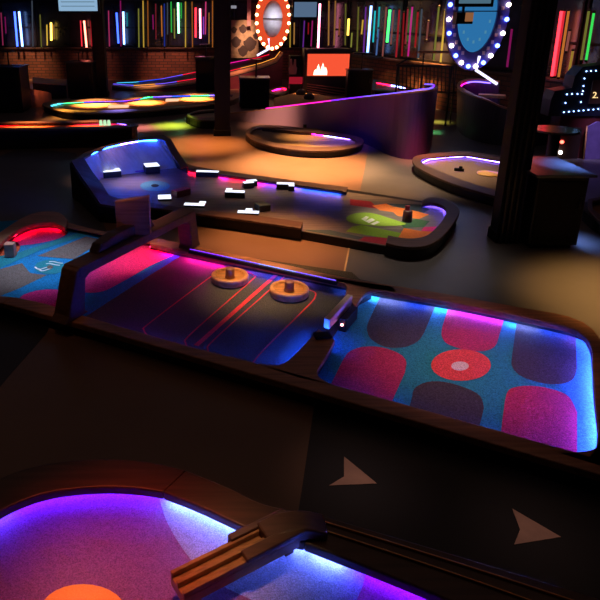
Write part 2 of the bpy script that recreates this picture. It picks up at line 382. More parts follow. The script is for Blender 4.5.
for i, t in enumerate(TUBES):
    x0, y0, x1, y1, c, st = t
    a = on_wall(x0, y0, 0.16); b = on_wall(x1, y1, 0.16)
    b.x += 0; L = (a - b).length
    r = 0.032 if st > 3 else 0.022
    st = st if st > 3 else st * .36
    mb = MB(); mb.tube([a, a.lerp(b, .5), b], r, seg=10)
    o = mb.build('neon_tube', emit('neon %s %g' % (c, st), NEON[c], st * 0.85 + 0.03))
    size = 'short' if L < 0.75 else ('mid-length' if L < 1.15 else 'long')
    tone = 'glaring' if st >= 5 else 'bright' if st >= .54 else 'dim' if st >= .25 else 'faint'
    prv = TUBES[i - 1][4] if i else None; nxt = TUBES[i + 1][4] if i + 1 < len(TUBES) else None
    lab = '%s %s %s neon tube %s' % (tone, size, c, anchor(x0))
    if lab in seen or any((('%s %s' % (u[4], anchor(u[0]))) == '%s %s' % (c, anchor(x0)) and u is not t) for u in TUBES):
        lab += ', next to %s one' % (prv if prv and prv != c else nxt)
    seen[lab] = seen.get(lab, 0) + 1
    if seen[lab] > 1: print('DUP LABEL', lab)
    tag(o, lab, 'neon light', 'neon tubes hung along the window wall')
    for q in (a, b):
        mm = MB(); mm.tube([q + Vector((0, 0, -0.02)), q + Vector((0, 0, 0.02))], r * 1.25, seg=10)
        mm.build('end_cap', M_BLACKM, o)
# (tubes sit just off the wall; no brackets are modelled)

# ---------------------------------------------------------------- monitors
def monitor(x0, x1, y0, y1, Y, scol, st, lab, lines=False):
    a = aty(x0, y1, Y); b = aty(x1, y0, Y)
    c = (a + b) / 2; w = b.x - a.x; h = b.z - a.z
    t = thing('wall_monitor', lab, 'monitor', (c.x, Y + 0.05, a.z))
    mb = MB(); mb.box((c.x, Y + 0.05, c.z), (w + 0.12, 0.08, h + 0.12)); mb.build('casing', M_BLACK, t, bevel=0.01)
    mb = MB(); mb.box((c.x, Y + 0.004, c.z), (w, 0.01, h)); mb.build('screen', emit('screen ' + lab[:12], scol, st), t)
    if lines:
        mb = MB()
        for k in range(5): mb.box((c.x, Y - 0.004, a.z + h * (0.18 + 0.16 * k)), (w * 0.86, 0.004, 0.02))
        mb.build('text_line', emit('screen lines', (0.2, 0.35, 0.5), 0.5), t)
    mb = MB(); mb.box((c.x, Y + 0.14, (b.z + CZ) / 2), (0.06, 0.06, CZ - b.z + 0.3)); mb.build('ceiling_pole', M_BLACKM, t)
    return t
Y1 = at(80, 100, 0).y
monitor(59, 96, -16, 11, Y1, (0.3, 0.5, 0.72), 0.85, 'light blue wall monitor hanging beside the left pillar', True)
monitor(294, 317, 2, 17, at(300, 92, 0).y, (0.12, 0.2, 0.33), 0.7, 'small dim blue monitor hanging right of the red bulb ring')
monitor(459, 493, -14, 3.5, at(470, 136, 0).y, (0.1, 0.2, 0.28), 0.7, 'dim teal monitor hanging in front of the blue bulb ring')

# ---------------------------------------------------------------- cabinets
def cabinet(x0, x1, yb, yt, lab, depth=0.6, topmat=None, post=None, over=0.04):
    a = at(x0, yb, 0); b = at(x1, yb, 0); Y = a.y; h = zat(yt, Y); w = b.x - a.x; cx = (a.x + b.x) / 2
    t = thing('drinks_cabinet', lab, 'cabinet', (cx, Y + depth / 2, 0), 'black cabinets standing between the holes')
    mb = MB(); mb.box((cx, Y + depth / 2, (h - 0.03 + 0.04) / 2), (w, depth, h - 0.07)); mb.build('body', M_BLACK, t, bevel=0.008)
    mb = MB(); mb.box((cx, Y + depth / 2, 0.02), (w - 0.08, depth - 0.08, 0.04)); mb.build('plinth', M_BLACKM, t)
    mb = MB(); mb.box((cx, Y + depth / 2, h - 0.015), (w + over, depth + over, 0.03)); mb.build('top', topmat or M_BLACK, t, bevel=0.006)
    mb = MB(); mb.box((cx, Y - 0.006, h * 0.5), (w * 0.9, 0.012, h * 0.82)); d = mb.build('door', M_BLACKM, t, bevel=0.004)
    mb = MB(); mb.tube([(cx + w * 0.38, Y - 0.03, h * 0.55), (cx + w * 0.38, Y - 0.03, h * 0.7)], 0.01); mb.build('handle', M_STEEL, d)
    if post:
        px, pyt, wd_ = post
        c = aty(px, yt, Y + depth / 2); zt = zat(pyt, Y + depth / 2)
        mb = MB(); mb.tube([(c.x, Y + depth / 2, h), (c.x, Y + depth / 2, zt)], 0.018); mb.build('post', M_STEEL, t)
        mb = MB(); mb.box((c.x, Y + depth / 2, zt + 0.012), (wd_, 0.22, 0.025)); mb.build('sign_plate', M_STEEL, t, bevel=0.004)
    return t
M_CABTOP = mat('worn satin cabinet top', (0.05, 0.05, 0.06), 0.3)
cabinet(-8, 23.5, 113, 67, 'black cabinet at the left edge below the blue neon tubes', 0.7, post=(9, 52, 0.3))
cabinet(68.5, 94, 99.5, 62, 'black cabinet with red-lit top in front of red neon tubes', 0.7, M_CABTOP, post=(79, 53, 0.25))
cabinet(196, 217, 92.5, 57, 'black cabinet behind the middle pillar under the pink neon', 0.4, M_CABTOP, post=(206, 45, 0.38))
cabinet(239.5, 269, 108.5, 78, 'black cabinet with tall post right of the middle pillar', 0.55, M_CABTOP, post=(256, 60, 0.3))
cabinet(346.5, 371, 99.5, 69.5, 'black cabinet right of the flame screen, thin post on top', 0.3, M_CABTOP, post=(361.5, 53.5, 0.5))
cabinet(527, 576, 249, 174, 'large black cabinet beside the broad right pillar', 0.75, mat('satin blue grey top', (0.10, 0.11, 0.14), 0.28), over=0.1)

# ---------------------------------------------------------------- golf hole helper
def golf_hole(label, loc, cat='mini golf hole'):
    return thing('golf_hole', label, cat, loc)
def ring(parent, outer, inner, z_top, thick=0.035, z_bot=0.0, inset=0.03, mat_c=None, mat_b=None, lip=0.03, n=96, turf_z=None):
    """closed coping (outer/inner loops start at matching points) above a black skirt"""
    O = resample(outer, n, True); I = resample(inner, n, True)
    if area2(O) < 0: O.reverse()
    if area2(I) < 0: I.reverse()
    # match starting points
    k = min(range(n), key=lambda j: (I[j] - O[0]).length); I = I[k:] + I[:k]
    mb = MB(); mb.band(O, I, z_top - thick, z_top, closed=True)
    mb.build('coping', mat_c or M_WOODD, parent, bevel=0.008)
    O2 = offset_loop(O, inset); I2 = offset_loop(I, -lip)
    mb = MB(); mb.band(O2, I2, z_bot, z_top - thick, closed=True)
    mb.build('skirt', mat_b or M_BLACK, parent)
    return O, I, I2

# ================================================================= HOLE B: air hockey course
ZT, ZTF = 0.125, 0.022     # coping top, turf
outer_front = [(2, 303), (10, 303.5), (40, 312.6), (87, 326), (200, 358.6), (300, 387.5), (400, 416.4), (480, 439.5), (600, 474), (640, 478), (668, 462), (672, 430)]
holeB = golf_hole('long low wooden air hockey course with blue and pink turf and dark ice-rink field', at(330, 340, 0))
tB = MB()
TB = [turf('teal turf', (0.015, 0.27, 0.36)), turf('charcoal turf', (0.05, 0.05, 0.052)), turf('crimson turf', (0.46, 0.035, 0.10)), turf('scarlet turf', (0.85, 0.08, 0.07)), turf('white turf dot', (0.8, 0.75, 0.7)),
      turf('blue turf', (0.005, 0.24, 0.60)), turf('pink turf', (0.70, 0.03, 0.28)), turf('grey turf', (0.17, 0.15, 0.14)), turf('hockey line red', (0.80, 0.05, 0.06), 0.25), turf('orange red turf', (0.85, 0.13, 0.05)), turf('white line turf', (0.75, 0.85, 0.9), 0.1), turf('dark ice field turf', (0.065, 0.062, 0.05))]
z0 = ZTF
# turf beds (the three fields, laid a little under the copings)
tB.flat(ats([(304, 383), (366, 286), (560, 316), (584, 324), (599, 343), (606, 440), (604, 462), (560, 456)], z0), z0, 0)      # right field
tB.flat(ats([(150, 243), (352, 272), (372, 290), (300, 385), (70, 322)], z0), z0 - 0.002, 11)           # hockey
tB.flat(ats([(-60, 283), (-60, 225), (20, 220), (70, 225), (152, 242), (184, 254), (150, 275), (80, 320), (14, 300)], z0), z0 - 0.001, 5)                  # left field
e = 0.0015
def patch(pts, mi, k=1, sm=True):
    P = smooth(pts, 5, True) if sm else [Vector((p[0], p[1], 0)) for p in pts]
    tB.flat([at(p.x, p.y, z0 + k * e) for p in P], z0 + k * e, mi)
def arch_patch(straight, curve, mi):
    C = smooth(curve, 6)
    tB.flat([at(p[0], p[1], z0 + e) for p in straight[:1]] + [at(p.x, p.y, z0 + e) for p in C] + [at(p[0], p[1], z0 + e) for p in straight[1:]], z0 + e, mi)
arch_patch([(383, 291), (438, 300)], [(370, 318), (367, 328), (371, 339), (386, 347), (405, 347), (418, 341), (424, 333)], 1)
arch_patch([(450, 302), (507, 310)], [(442, 328), (442, 337), (448, 344), (466, 350), (484, 351), (495, 346), (499, 336)], 2)
arch_patch([(518, 312), (575, 322)], [(512, 356), (512, 366), (521, 376), (542, 383), (560, 384), (573, 379), (577, 368)], 1)
arch_patch([(327, 392), (389, 408)], [(343, 360), (349, 352), (362, 347), (380, 347), (398, 353), (406, 361), (405, 372)], 2)
arch_patch([(408, 412), (478, 432)], [(412, 397), (415, 388), (427, 382), (445, 382), (466, 388), (480, 396), (484, 408)], 1)
arch_patch([(500, 440), (577, 460)], [(503, 415), (507, 393), (516, 387), (535, 386), (555, 390), (569, 397), (577, 412)], 2)
tB.flat(ellipse_px(461, 365, 30, 15.8, z0 + 2 * e), z0 + 2 * e, 3)
tB.flat(ellipse_px(460, 366, 8.8, 4.6, z0 + 3 * e), z0 + 3 * e, 4)
# hockey lines
def line(pts, w, mi=8, k=2, n=6):
    P = [at(p.x, p.y, z0) for p in smooth(pts, n)]
    stroke(tB, P, w, z0 + k * e, mi)
line([(232, 270), (222, 271), (212, 276), (150, 323), (144, 330), (150, 338), (160, 342)], 0.013)
line([(247, 272), (254, 276), (250, 282), (191, 334), (186, 344), (190, 352)], 0.013)
line([(285, 268), (266, 284), (205, 338), (196, 346)], 0.04)
line([(290, 272), (272, 288), (214, 340), (208, 350), (212, 358)], 0.013)
line([(300, 288), (314, 292), (315, 297), (308, 306), (262, 352), (250, 368)], 0.013)
# left field pattern
patch([(12, 245), (14, 232), (32, 218), (60, 222), (68, 231), (60, 238), (40, 243), (24, 245)], 6)
patch([(37, 256), (86, 236.5), (104, 240), (74, 259)], 7, sm=False)
patch([(-10, 300), (-10, 268), (0, 269), (22, 263), (30, 273), (47, 275), (20, 288)], 7, sm=False)
patch([(-30, 250), (-10, 242), (10, 240), (20, 246), (14, 255), (-8, 263), (-30, 268)], 9)
patch([(20, 300), (35, 291), (60, 290), (78, 300), (76, 318), (50, 316)], 6)
patch([(79, 290), (100, 292), (122, 282), (150, 266), (174, 254), (172, 246), (150, 240), (118, 248), (80, 272)], 6)
patch([(-10, 258), (20, 252), (84, 231), (90, 234), (40, 250), (0, 268), (-20, 275)], 0, 2, sm=False)
tB.flat(ellipse_px(50, 267, 15.5, 7, z0 + 3 * e), z0 + 3 * e, 0)
for s_, (ax, ay) in ((1, (55, 263)), (1, (52, 265)), (-1, (41, 268)), (-1, (44, 269.5))):
    line([(ax - 6, ay - .6), (ax - 2, ay - 1.4 * s_ + .5), (ax + 4, ay + .4), (ax + 8, ay + .8 * s_)], 0.018, 10, 4, 4)
tB.flat(ellipse_px(50, 267, 3, 1.8, z0 + 5 * e), z0 + 5 * e, 7)
tB.build('turf', TB, holeB)
bedB = MB(); bedB.prism(ats([(-60, 283), (-60, 228), (22, 222), (70, 229), (150, 243), (352, 279), (556, 320), (584, 330), (598, 350), (606, 440), (604, 458), (560, 454), (300, 385), (60, 314)], 0.0), 0.0, 0.012)
bedB.build('bed', M_BLACK, holeB)
# copings: each run is built between its outer and inner edge
def coping(parent, outer, inner, zt, thick=0.05, zb=0.0, m=None, mb_=None, n=None, lip=0.085, name='coping', skirt=True, outin=0.025, bevel=0.008, sm=5):
    n = n or 40
    O = resample([at(p.x, p.y, zt) for p in smooth(outer, sm)], n); I = resample([at(p.x, p.y, zt) for p in smooth(inner, sm)], n)
    b = MB(); b.band(O, I, zt - thick, zt); b.build(name, m or M_WOOD, parent, bevel=bevel)
    if skirt:
        s = []; t = []
        for o_, i_ in zip(O, I):
            w = (i_ - o_).length; s.append(o_.lerp(i_, min(.35, outin / w))); t.append(i_.lerp(o_, min(.72, lip / w)))
        b = MB(); b.band(s, t, zb, zt - thick); b.build('skirt', mb_ or M_BLACK, parent)
    return O, I
cfO, cfI = coping(holeB, [(2, 303), (87, 326), (200, 358.6), (300, 387.5), (480, 439.5), (610, 477)], [(14, 297), (40, 302), (86, 316), (190, 346), (258, 363), (330, 383), (480, 425), (612, 462)], ZT, sm=3)
cbO, cbI = coping(holeB, [(150, 236), (200, 247), (277, 262.5), (349, 278), (440, 292.5), (520, 307), (556, 313), (580, 320), (596, 332), (606, 352)], [(150, 243), (190, 252), (270, 268), (334, 281), (380, 290.5), (460, 303.5), (540, 320.5), (572, 328), (586, 337), (592, 352)], ZT)
crO, crI = coping(holeB, [(606, 352), (612, 400), (622, 450), (618, 479)], [(592, 352), (595, 400), (598.5, 438), (588, 456)], ZT)
# corner fillets and the divider between the two fields
b = MB()
b.prism([at(p.x, p.y, ZT) for p in smooth([(300, 378), (258, 364), (275, 365), (287, 361), (297, 352), (319, 329)], 4)] + [at(p.x, p.y, ZT) for p in smooth([(335, 340), (326, 356), (318, 369), (318, 375), (325, 381), (338, 386)], 4)], ZT - 0.035, ZT)
b.build('divider', M_WOOD, holeB, bevel=0.006)
b = MB(); b.prism(ats([(292, 371), (300, 357), (322, 332), (332, 341), (316, 366), (318, 378)], ZT), 0.012, ZT - 0.035); b.build('divider_core', M_BLACK, holeB)
b = MB()
b.prism([at(p.x, p.y, ZT) for p in smooth([(320, 276), (333, 281), (344, 283), (347, 289), (344, 296)], 4)] + [at(p.x, p.y, ZT) for p in smooth([(356, 306), (361, 298), (369, 291), (382, 290), (396, 292), (392, 286)], 4)], ZT - 0.035, ZT)
b.build('divider', M_WOOD, holeB, bevel=0.006)
b = MB(); b.prism(ats([(346, 284), (350, 290), (347, 297), (355, 302), (360, 294), (372, 288)], ZT), 0.012, ZT - 0.035); b.build('divider_core', M_BLACK, holeB)
# corner piece of right field (front right)
b = MB(); b.prism([at(p.x, p.y, ZT) for p in smooth([(555, 452), (575, 452), (590, 450), (597, 445), (598, 432)], 4)] + [at(606, 440, ZT), at(606, 468, ZT)], ZT - 0.035, ZT)
b.build('corner_block', M_WOOD, holeB, bevel=0.004)
# left end: curved coping at the back and low kerb
coping(holeB, [(-40, 262), (-20, 245), (0, 232), (20, 219), (38, 212), (58, 212), (68, 220)], [(-26, 268), (-8, 254), (4, 240), (20, 228.5), (36, 223), (54, 222.5), (65, 228)], ZT)
coping(holeB, [(67, 222), (90, 228), (120, 234), (152, 239)], [(66, 227), (90, 231.5), (120, 237.5), (152, 243)], 0.07, thick=0.02, zb=0)
coping(holeB, [(2, 303), (-12, 302), (-30, 298), (-50, 290)], [(14, 297), (0, 295.5), (-14, 292), (-34, 284)], ZT)
# LED tapes under the lips
zl = ZT - 0.051
def inset_path(pts, dz=zl): return [Vector((p.x, p.y, dz)) for p in pts]
SB = 30
def under(I, O, i0, i1, col, st, parent=holeB, r=0.005, back=0.034, z=zl):
    st = st * 4
    P = [Vector((a.lerp(b_, back / (a - b_).length).x, a.lerp(b_, back / (a - b_).length).y, z)) for a, b_ in zip(I[i0:i1], O[i0:i1])]
    return led(P, col, st, parent, r)
under(cbI, cbO, 0, 4, ['red', 'magenta'], 32)
under(cbI, cbO, 4, 9, ['magenta', 'magenta'], 75)
under(cbI, cbO, 8, 17, ['purple', 'purple', 'violet', 'blue', 'violet', 'violet'], 26)
under(cbI, cbO, 20, 40, ['ice', 'ice', 'blue', 'ice', 'violet', 'violet', 'ice', 'blue', 'violet', 'violet'], 45)
under(crI, crO, 0, 38, ['violet'], 120)
under(cfI, cfO, 8, 20, ['purple', 'blue', 'blue'], 22)
under(cfI, cfO, 22, 30, ['blue'], 24); under(cfI, cfO, 30, 38, ['violet'], 14)
led([at(287, 365, zl) + Vector((.045, .0, 0)), at(299, 354, zl) + Vector((.045, 0, 0)), at(318, 334, zl) + Vector((.045, 0, 0))], ['blue', 'blue'], 420, holeB, 0.006)
led([p + Vector((-.05, 0, 0)) for p in (at(320, 370, zl), at(329, 353, zl), at(334, 346, zl))], ['ice', 'ice'], 260, holeB, 0.007)
led([p + Vector((-.04, .03, 0)) for p in (at(358, 304, zl), at(362, 298, zl), at(370, 292, zl))], ['ice', 'ice'], 260, holeB, 0.007)
led([at(346, 287, zl) + Vector((.05, .02, 0)), at(344, 294, zl) + Vector((.05, .02, 0))], ['blue'], 260, holeB, 0.006)
led([at(14, 236, zl), at(24, 229, zl), at(38, 224.5, zl), at(52, 224, zl), at(60, 227, zl)], ['red', 'red', 'red'], 40, holeB, 0.007)
# light bar on the back coping of the hockey field
a = at(190, 250.5, ZT); b_ = at(338, 282, ZT)
b = MB(); P1 = [a, b_]; b.band(P1, offset_loop(P1, -0.035, False), ZT - 0.02, ZT + 0.012); lb = b.build('light_bar', M_BLACK, holeB, bevel=0.003)
led([a + Vector((0, -.0, .016)), b_ + Vector((-.02, -.0, .016))], ['purple', 'violet', 'ice', 'violet'], 2.5, holeB, 0.003, 'light_line')

# mallets ---------------------------------------------------------
def mallet(px, py, lab):
    c = at(px, py, ZTF); R = 0.165
    t = thing('air_hockey_mallet', lab, 'mallet', (c.x, c.y, ZTF + 0.003), 'wooden mallets on the hockey field')
    b = MB(); b.lathe([(0, 0.0), (R, 0.0), (R, 0.002), (R + .006, .008), (R + .006, .055), (R, .066), (R - .028, .066), (R - .034, .058), (R - .036, .034), (0, .034)], (c.x, c.y, ZTF + 0.003)); b.build('disc', M_PUCK, t)
    b = MB(); b.lathe([(0.0, 0.034), (.046, .034), (.046, .04), (.042, .06), (.042, .118), (.037, .126), (0, .126)], (c.x, c.y, ZTF + 0.003), 24); b.build('knob', wood('darker turned wood', (0.28, 0.10, 0.04), 0.4, along='Z'), t)
mallet(230, 281, 'round wooden hockey mallet with knob nearer the bridge')
mallet(289, 294.5, 'round wooden hockey mallet with knob nearer the white gate bar')

# white gate bar ----------------------------------------------------
g0 = at(327, 318.5, .185); g1 = at(350, 294.5, .185)
gt = thing('gate_bar', 'white gate bar across the gap between hockey field and dotted field', 'gate', (g0.x, g0.y, ZTF))
dv = (g1 - g0).normalized(); nv = Vector((-dv.y, dv.x, 0))
w = 0.028
def bar(mb, p, q, w, z0_, z1_, mi=0):
    d = (q - p); d.z = 0; d.normalize(); n_ = Vector((-d.y, d.x, 0)) * w
    q4 = [p - n_, q - n_, q + n_, p + n_]
    return mb.hexa([Vector((v.x, v.y, z0_)) for v in q4], [Vector((v.x, v.y, z1_)) for v in q4], mi)
b = MB(); bar(b, g0, g1, .024, .10, .185); b.build('bar', mat('cream lacquered board', (0.85, 0.7, 0.55), 0.45, var=0.05), gt, bevel=0.006)
b = MB(); q = g0.lerp(g1, .55) + nv * -0.07; q.z = 0; bar(b, q - dv * .12, q + dv * .14, 0.03, ZTF + 0.003, ZTF + 0.11); b.build('motor_box', M_BLACK, gt, bevel=0.005)
b = MB(); bar(b, g0.lerp(g1, .5) - nv * .03, g0.lerp(g1, .5) - nv * 0.06, 0.02, ZTF + 0.05, ZTF + 0.08); b.build('bracket', M_STEEL, gt)
b = MB(); q = q + Vector((-0.02, -0.04, ZTF + .07 - q.z)) ; b.lathe([(0, -.012), (.01, -.007), (.012, 0), (.01, .007), (0, .012)], q - dv * .09, 12); b.build('signal_lamp', emit('signal lamp', (1, .25, .2), 8), gt)
b = MB(); b.box(at(322.5, 335.5, ZT + 0.0128), (0.12, 0.07, 0.024), 0.15); tag(b.build('sensor_box', M_BLACKM, bevel=0.004), 'small black sensor box on the divider below the white gate bar', 'sensor')

# bridge ------------------------------------------------------------
fl = at(70, 316, ZT); fr = at(189, 246.5, ZT)
br = thing('bridge', 'dark wooden bridge with slanted legs and upright board across the course', 'bridge', (fl.x, fl.y, ZT))
u = (fr - fl); u.z = 0; Lb = u.length; u.normalize(); n_ = Vector((-u.y, u.x, 0))
hb = 0.40
def slab(poly, half, name, m=M_WOODD, off=0.0, bevel=0.01):
    """outline in the bridge plane (s along, z up), thickened sideways"""
    b = MB(); k = len(poly)
    base = Vector((fl.x, fl.y, 0)) + n_ * off
    vs = [base + u * s_ + n_ * half + Vector((0, 0, z_)) for s_, z_ in poly] + [base + u * s_ - n_ * half + Vector((0, 0, z_)) for s_, z_ in poly]
    b.add(vs, [list(range(k)), list(range(2 * k - 1, k - 1, -1))] + [[i, (i + 1) % k, k + (i + 1) % k, k + i] for i in range(k)])
    return b.build(name, m, br, bevel)
zb_ = ZT
slab([(-.14, zb_), (.13, zb_), (.09, zb_ + .03), (.12, zb_ + hb * .72), (.18, zb_ + hb * .80), (.08, zb_ + hb), (.03, zb_ + hb * .95), (-.085, zb_ + .05)], .08, 'leg')
slab([(Lb + .10, zb_), (Lb - .09, zb_), (Lb - .06, zb_ + .04), (Lb - .10, zb_ + hb * .72), (Lb - .16, zb_ + hb * .80), (Lb - .03, zb_ + hb), (Lb + .02, zb_ + hb * .93), (Lb + .075, zb_ + .05)], .075, 'leg')
slab([(.05, zb_ + hb * .80), (Lb, zb_ + hb * .80), (Lb, zb_ + hb), (.06, zb_ + hb)], .085, 'beam')
slab([(Lb * .20, zb_ + hb), (Lb * .23, zb_ + hb + .07), (Lb * .34, zb_ + hb + .10), (Lb * .62, zb_ + hb + .10), (Lb * .66, zb_ + hb)], .05, 'riser', off=.03)
bx = aty(130, 226, (fl + u * Lb * .55).y)
b = MB(); cc = Vector((fl.x, fl.y, 0)) + u * Lb * .50
b.hexa([cc + Vector((-.15, -.03, zb_ + hb)), cc + Vector((.14, -.03, zb_ + hb)), cc + Vector((.14, .03, zb_ + hb)), cc + Vector((-.15, .03, zb_ + hb))],
       [cc + Vector((-.16, -.03, zb_ + hb + .31)), cc + Vector((.14, -.03, zb_ + hb + .36)), cc + Vector((.14, .03, zb_ + hb + .36)), cc + Vector((-.16, .03, zb_ + hb + .31))])
b.build('sign_board', M_WOOD, br, bevel=0.012)

# marker block on the far left of the course
c = at(11, 256, ZTF + .003)
b = MB(); b.box((c.x, c.y, ZTF + .004 + .07), (.10, .09, .14)); tag(b.build('marker_block', mat('pinkish wood block', (.6, .3, .22), .6), bevel=.008), 'small upright wooden block on the orange-red turf patch', 'block')

# ================================================================= HOLE A: foreground
ZA, ZAT = 0.16, 0.065
holeA = golf_hole('foreground hole with purple and blue turf, orange disc and curved wooden coping', at(150, 560, 0))
oA = [(-60, 520), (-30, 495), (0, 478), (35, 466), (75, 460), (115, 459), (150, 462), (186, 470)]
iA = [(-40, 545), (-20, 527), (0, 511), (30, 497.5), (60, 490), (100, 486.5), (135, 487.5), (163, 491.5)]
O1, I1 = coping(holeA, oA, iA, ZA, thick=0.05, n=40, lip=0.07, m=M_WOODA)
O2, I2 = coping(holeA, [(186, 470), (230, 488), (262, 503), (305, 513), (325, 516)], [(163, 491.5), (200, 506), (250, 528.5), (285, 538), (304, 542.5)], ZA, thick=0.05, n=24, lip=0.07, m=M_WOODA)
O3, I3 = coping(holeA, [(325, 516), (420, 544), (520, 574), (640, 611), (800, 662)], [(304, 542.5), (370, 568), (437, 595), (520, 632), (640, 688)], ZA, thick=0.05, n=40, lip=0.07, m=M_WOODA, sm=2)
# groove highlights on the straight run, drawn as thin bright strips
for f0, nm in ((.22, 'groove_highlight'), (.48, 'groove_highlight')):
    P = [Vector((a.lerp(b_, f0).x, a.lerp(b_, f0).y, ZA + 0.004)) for a, b_ in zip(O3, I3)]
    b = MB(); b.tube(P, 0.006); b.build(nm, mat('groove highlight metal', (0.65, 0.33, 0.12), 0.32, metal=0.8), holeA)
tA = MB()
TA = [turf('violet turf', (0.22, 0.10, 0.42), 0.35, 160), turf('pale lavender turf', (0.28, 0.34, 0.85), 0.4, 160), turf('orange turf disc', (1.0, 0.5, 0.14), 0.12, 160), turf('plum turf', (0.42, 0.08, 0.42), 0.35, 160)]
tA.flat(ats([(-60, 560), (-20, 515), (30, 490), (75, 482), (115, 480), (165, 486), (260, 525), (310, 540), (480, 605), (700, 720), (700, 1100), (-300, 1100)], ZAT), ZAT, 0)
w1 = [Vector((p.x, p.y, 0)) for p in smooth([(157, 480), (161, 505), (170, 528), (188, 556), (212, 580), (262, 604), (310, 620)], 4)]
w2 = [Vector((p.x, p.y, 0)) for p in smooth([(350, 625), (356, 602), (363, 585), (368, 562)], 4)]
tA.flat([at(p.x, p.y, ZAT + e) for p in w1 + w2] + ats([(300, 535), (260, 520)], ZAT + e), ZAT + e, 1)
tA.flat([at(p.x, p.y, ZAT + e) for p in w2[::-1]] + ats([(350, 640), (480, 690), (560, 640), (440, 585)], ZAT + e), ZAT + e, 3)
tA.flat(ellipse_px(83, 612, 43, 28, ZAT + 2 * e), ZAT + 2 * e, 2)
tA.build('turf', TA, holeA)
b = MB(); b.prism(ats([(-60, 560), (-20, 520), (30, 494), (75, 486), (115, 484), (165, 490), (260, 530), (310, 545), (470, 612), (700, 730), (700, 1100), (-300, 1100)], 0), 0, ZAT - 0.004); b.build('bed', M_BLACK, holeA)
za = ZA - 0.051
def underA(I, O, i0, i1, col, st, r=0.006, back=0.045):
    st = st * 4
    P = [Vector((a.lerp(b_, back / (a - b_).length).x, a.lerp(b_, back / (a - b_).length).y, za)) for a, b_ in zip(I[i0:i1], O[i0:i1])]
    return led(P, col, st, holeA, r)
underA(I1, O1, 2, 39, ['violet', 'purple', 'purple', 'purple'], 18)
underA(I2, O2, 0, 23, ['ice', 'ice', 'ice'], 26)
underA(I3, O3, 0, 6, ['ice', 'ice'], 26)
underA(I3, O3, 6, 30, ['purple', 'purple'], 10)
b = MB(); pp = [Vector((a.lerp(b_, -.06).x, a.lerp(b_, -.06).y, 0)) for a, b_ in zip(O1[10:], I1[10:])]
# wooden chute over the turf
cs = [at(178, 585, 0.20), at(240, 554, 0.215), at(282, 533, 0.225)]
ch = thing('ball_chute', 'grooved wooden ball chute reaching over the lit turf from the coping', 'chute', (cs[0].x, cs[0].y, ZAT))
c0 = at(177, 582, 0.20); c1 = at(293, 524, 0.20)
d = (c1 - c0); d.z = 0; d.normalize(); nn = Vector((-d.y, d.x, 0))
def beamA(f0, f1, s0_, s1_, z0_, z1_, name, m, bev=0.004):
    b = MB(); p = c0.lerp(c1, f0); q = c0.lerp(c1, f1)
    b.hexa([Vector((v.x, v.y, z0_)) for v in (p + nn * s0_, q + nn * s0_, q + nn * s1_, p + nn * s1_)], [Vector((v.x, v.y, z1_)) for v in (p + nn * s0_, q + nn * s0_, q + nn * s1_, p + nn * s1_)])
    return b.build(name, m, ch, bev)
W = 0.062
beamA(0, 1.0, -W, W, 0.125, 0.175, 'trough', M_RAIL)
for s_ in (-1, 0, 1): beamA(0.0, 1.0 if s_ else .9, s_ * (W - .008) - .009, s_ * (W - .008) + .009, 0.175, 0.20, 'rail', M_RAIL, 0.003)
beamA(.50, 1.02, W * .9, W + .03, 0.13, 0.215, 'cheek', M_WOODD, .008)
beamA(.50, 1.02, -W * .9 - .02, -W * .3, 0.20, 0.225, 'cheek', M_WOODA, .006)
pe = [at(262, 531, .22), at(284, 521, .23), at(305, 519, .225), at(326, 523, .20)]
P = [Vector(p) for p in smooth([tuple(p) for p in pe], 5)]
b = MB(); b.band(offset_loop(P, .055, False), offset_loop(P, -.06, False), [0.16 for p in P], [p.z for p in P]); b.build('elbow', M_WOODA, ch, .01)
for f0 in (0.06,):
    beamA(f0, f0 + .1, -.03, .03, ZAT + .002, .125, 'foot', M_WOODD)
beamA(.9, .98, -.03, .03, ZAT + .002, .125, 'foot', M_WOODD)

# arrows on the black floor
def arrow(pts, lab):
    b = MB(); b.prism(ats(pts, 0), 0.002, 0.004)
    tag(b.build('floor_arrow', mat('tan floor paint', (0.55, 0.34, 0.26), 0.5)), lab, 'floor arrow')
arrow([(344, 457), (377, 484), (329, 486), (344, 477)], 'tan painted arrow on the black floor near the wooden chute')
arrow([(499 + 13, 509), (561, 537.5), (514, 545), (520, 530)], 'tan painted arrow on the black floor nearest the lower frame corner')

# ================================================================= HOLE C: falling-block hole
ZC, ZCT = 0.155, 0.095
holeC = golf_hole('long raised hole strewn with glowing white block shapes, blue-lit banked end', at(280, 215, 0))
tC = MB()
TC = [wood('grey brown board', (0.19, 0.155, 0.135), 0.5), turf('lime tile', (0.30, 0.50, 0.05), .2), turf('orange tile', (0.95, 0.24, 0.05), .15), turf('crimson tile', (0.42, 0.03, 0.05), .2), turf('slate tile', (0.06, 0.10, 0.12), .2), turf('dark green tile', (0.05, 0.14, 0.06), .2), turf('pink tile', (0.85, 0.06, 0.2), .15), turf('aqua disc', (0.10, 0.33, 0.34), .2), M_BLACKM, mat('white print', (.8, .85, .75), .5)]
tC.flat([at(p[0], p[1], ZCT) for p in [(92, 200), (92, 172), (110, 176), (186, 166), (206, 173), (348, 192), (424, 203), (450, 205), (455, 215), (432, 241), (390, 246.5), (300, 230.5), (180, 214.5)]], ZCT, 0)
def tile(pts, mi, k=1): tC.flat(ats(pts, ZCT + k * .001), ZCT + k * .001, mi)
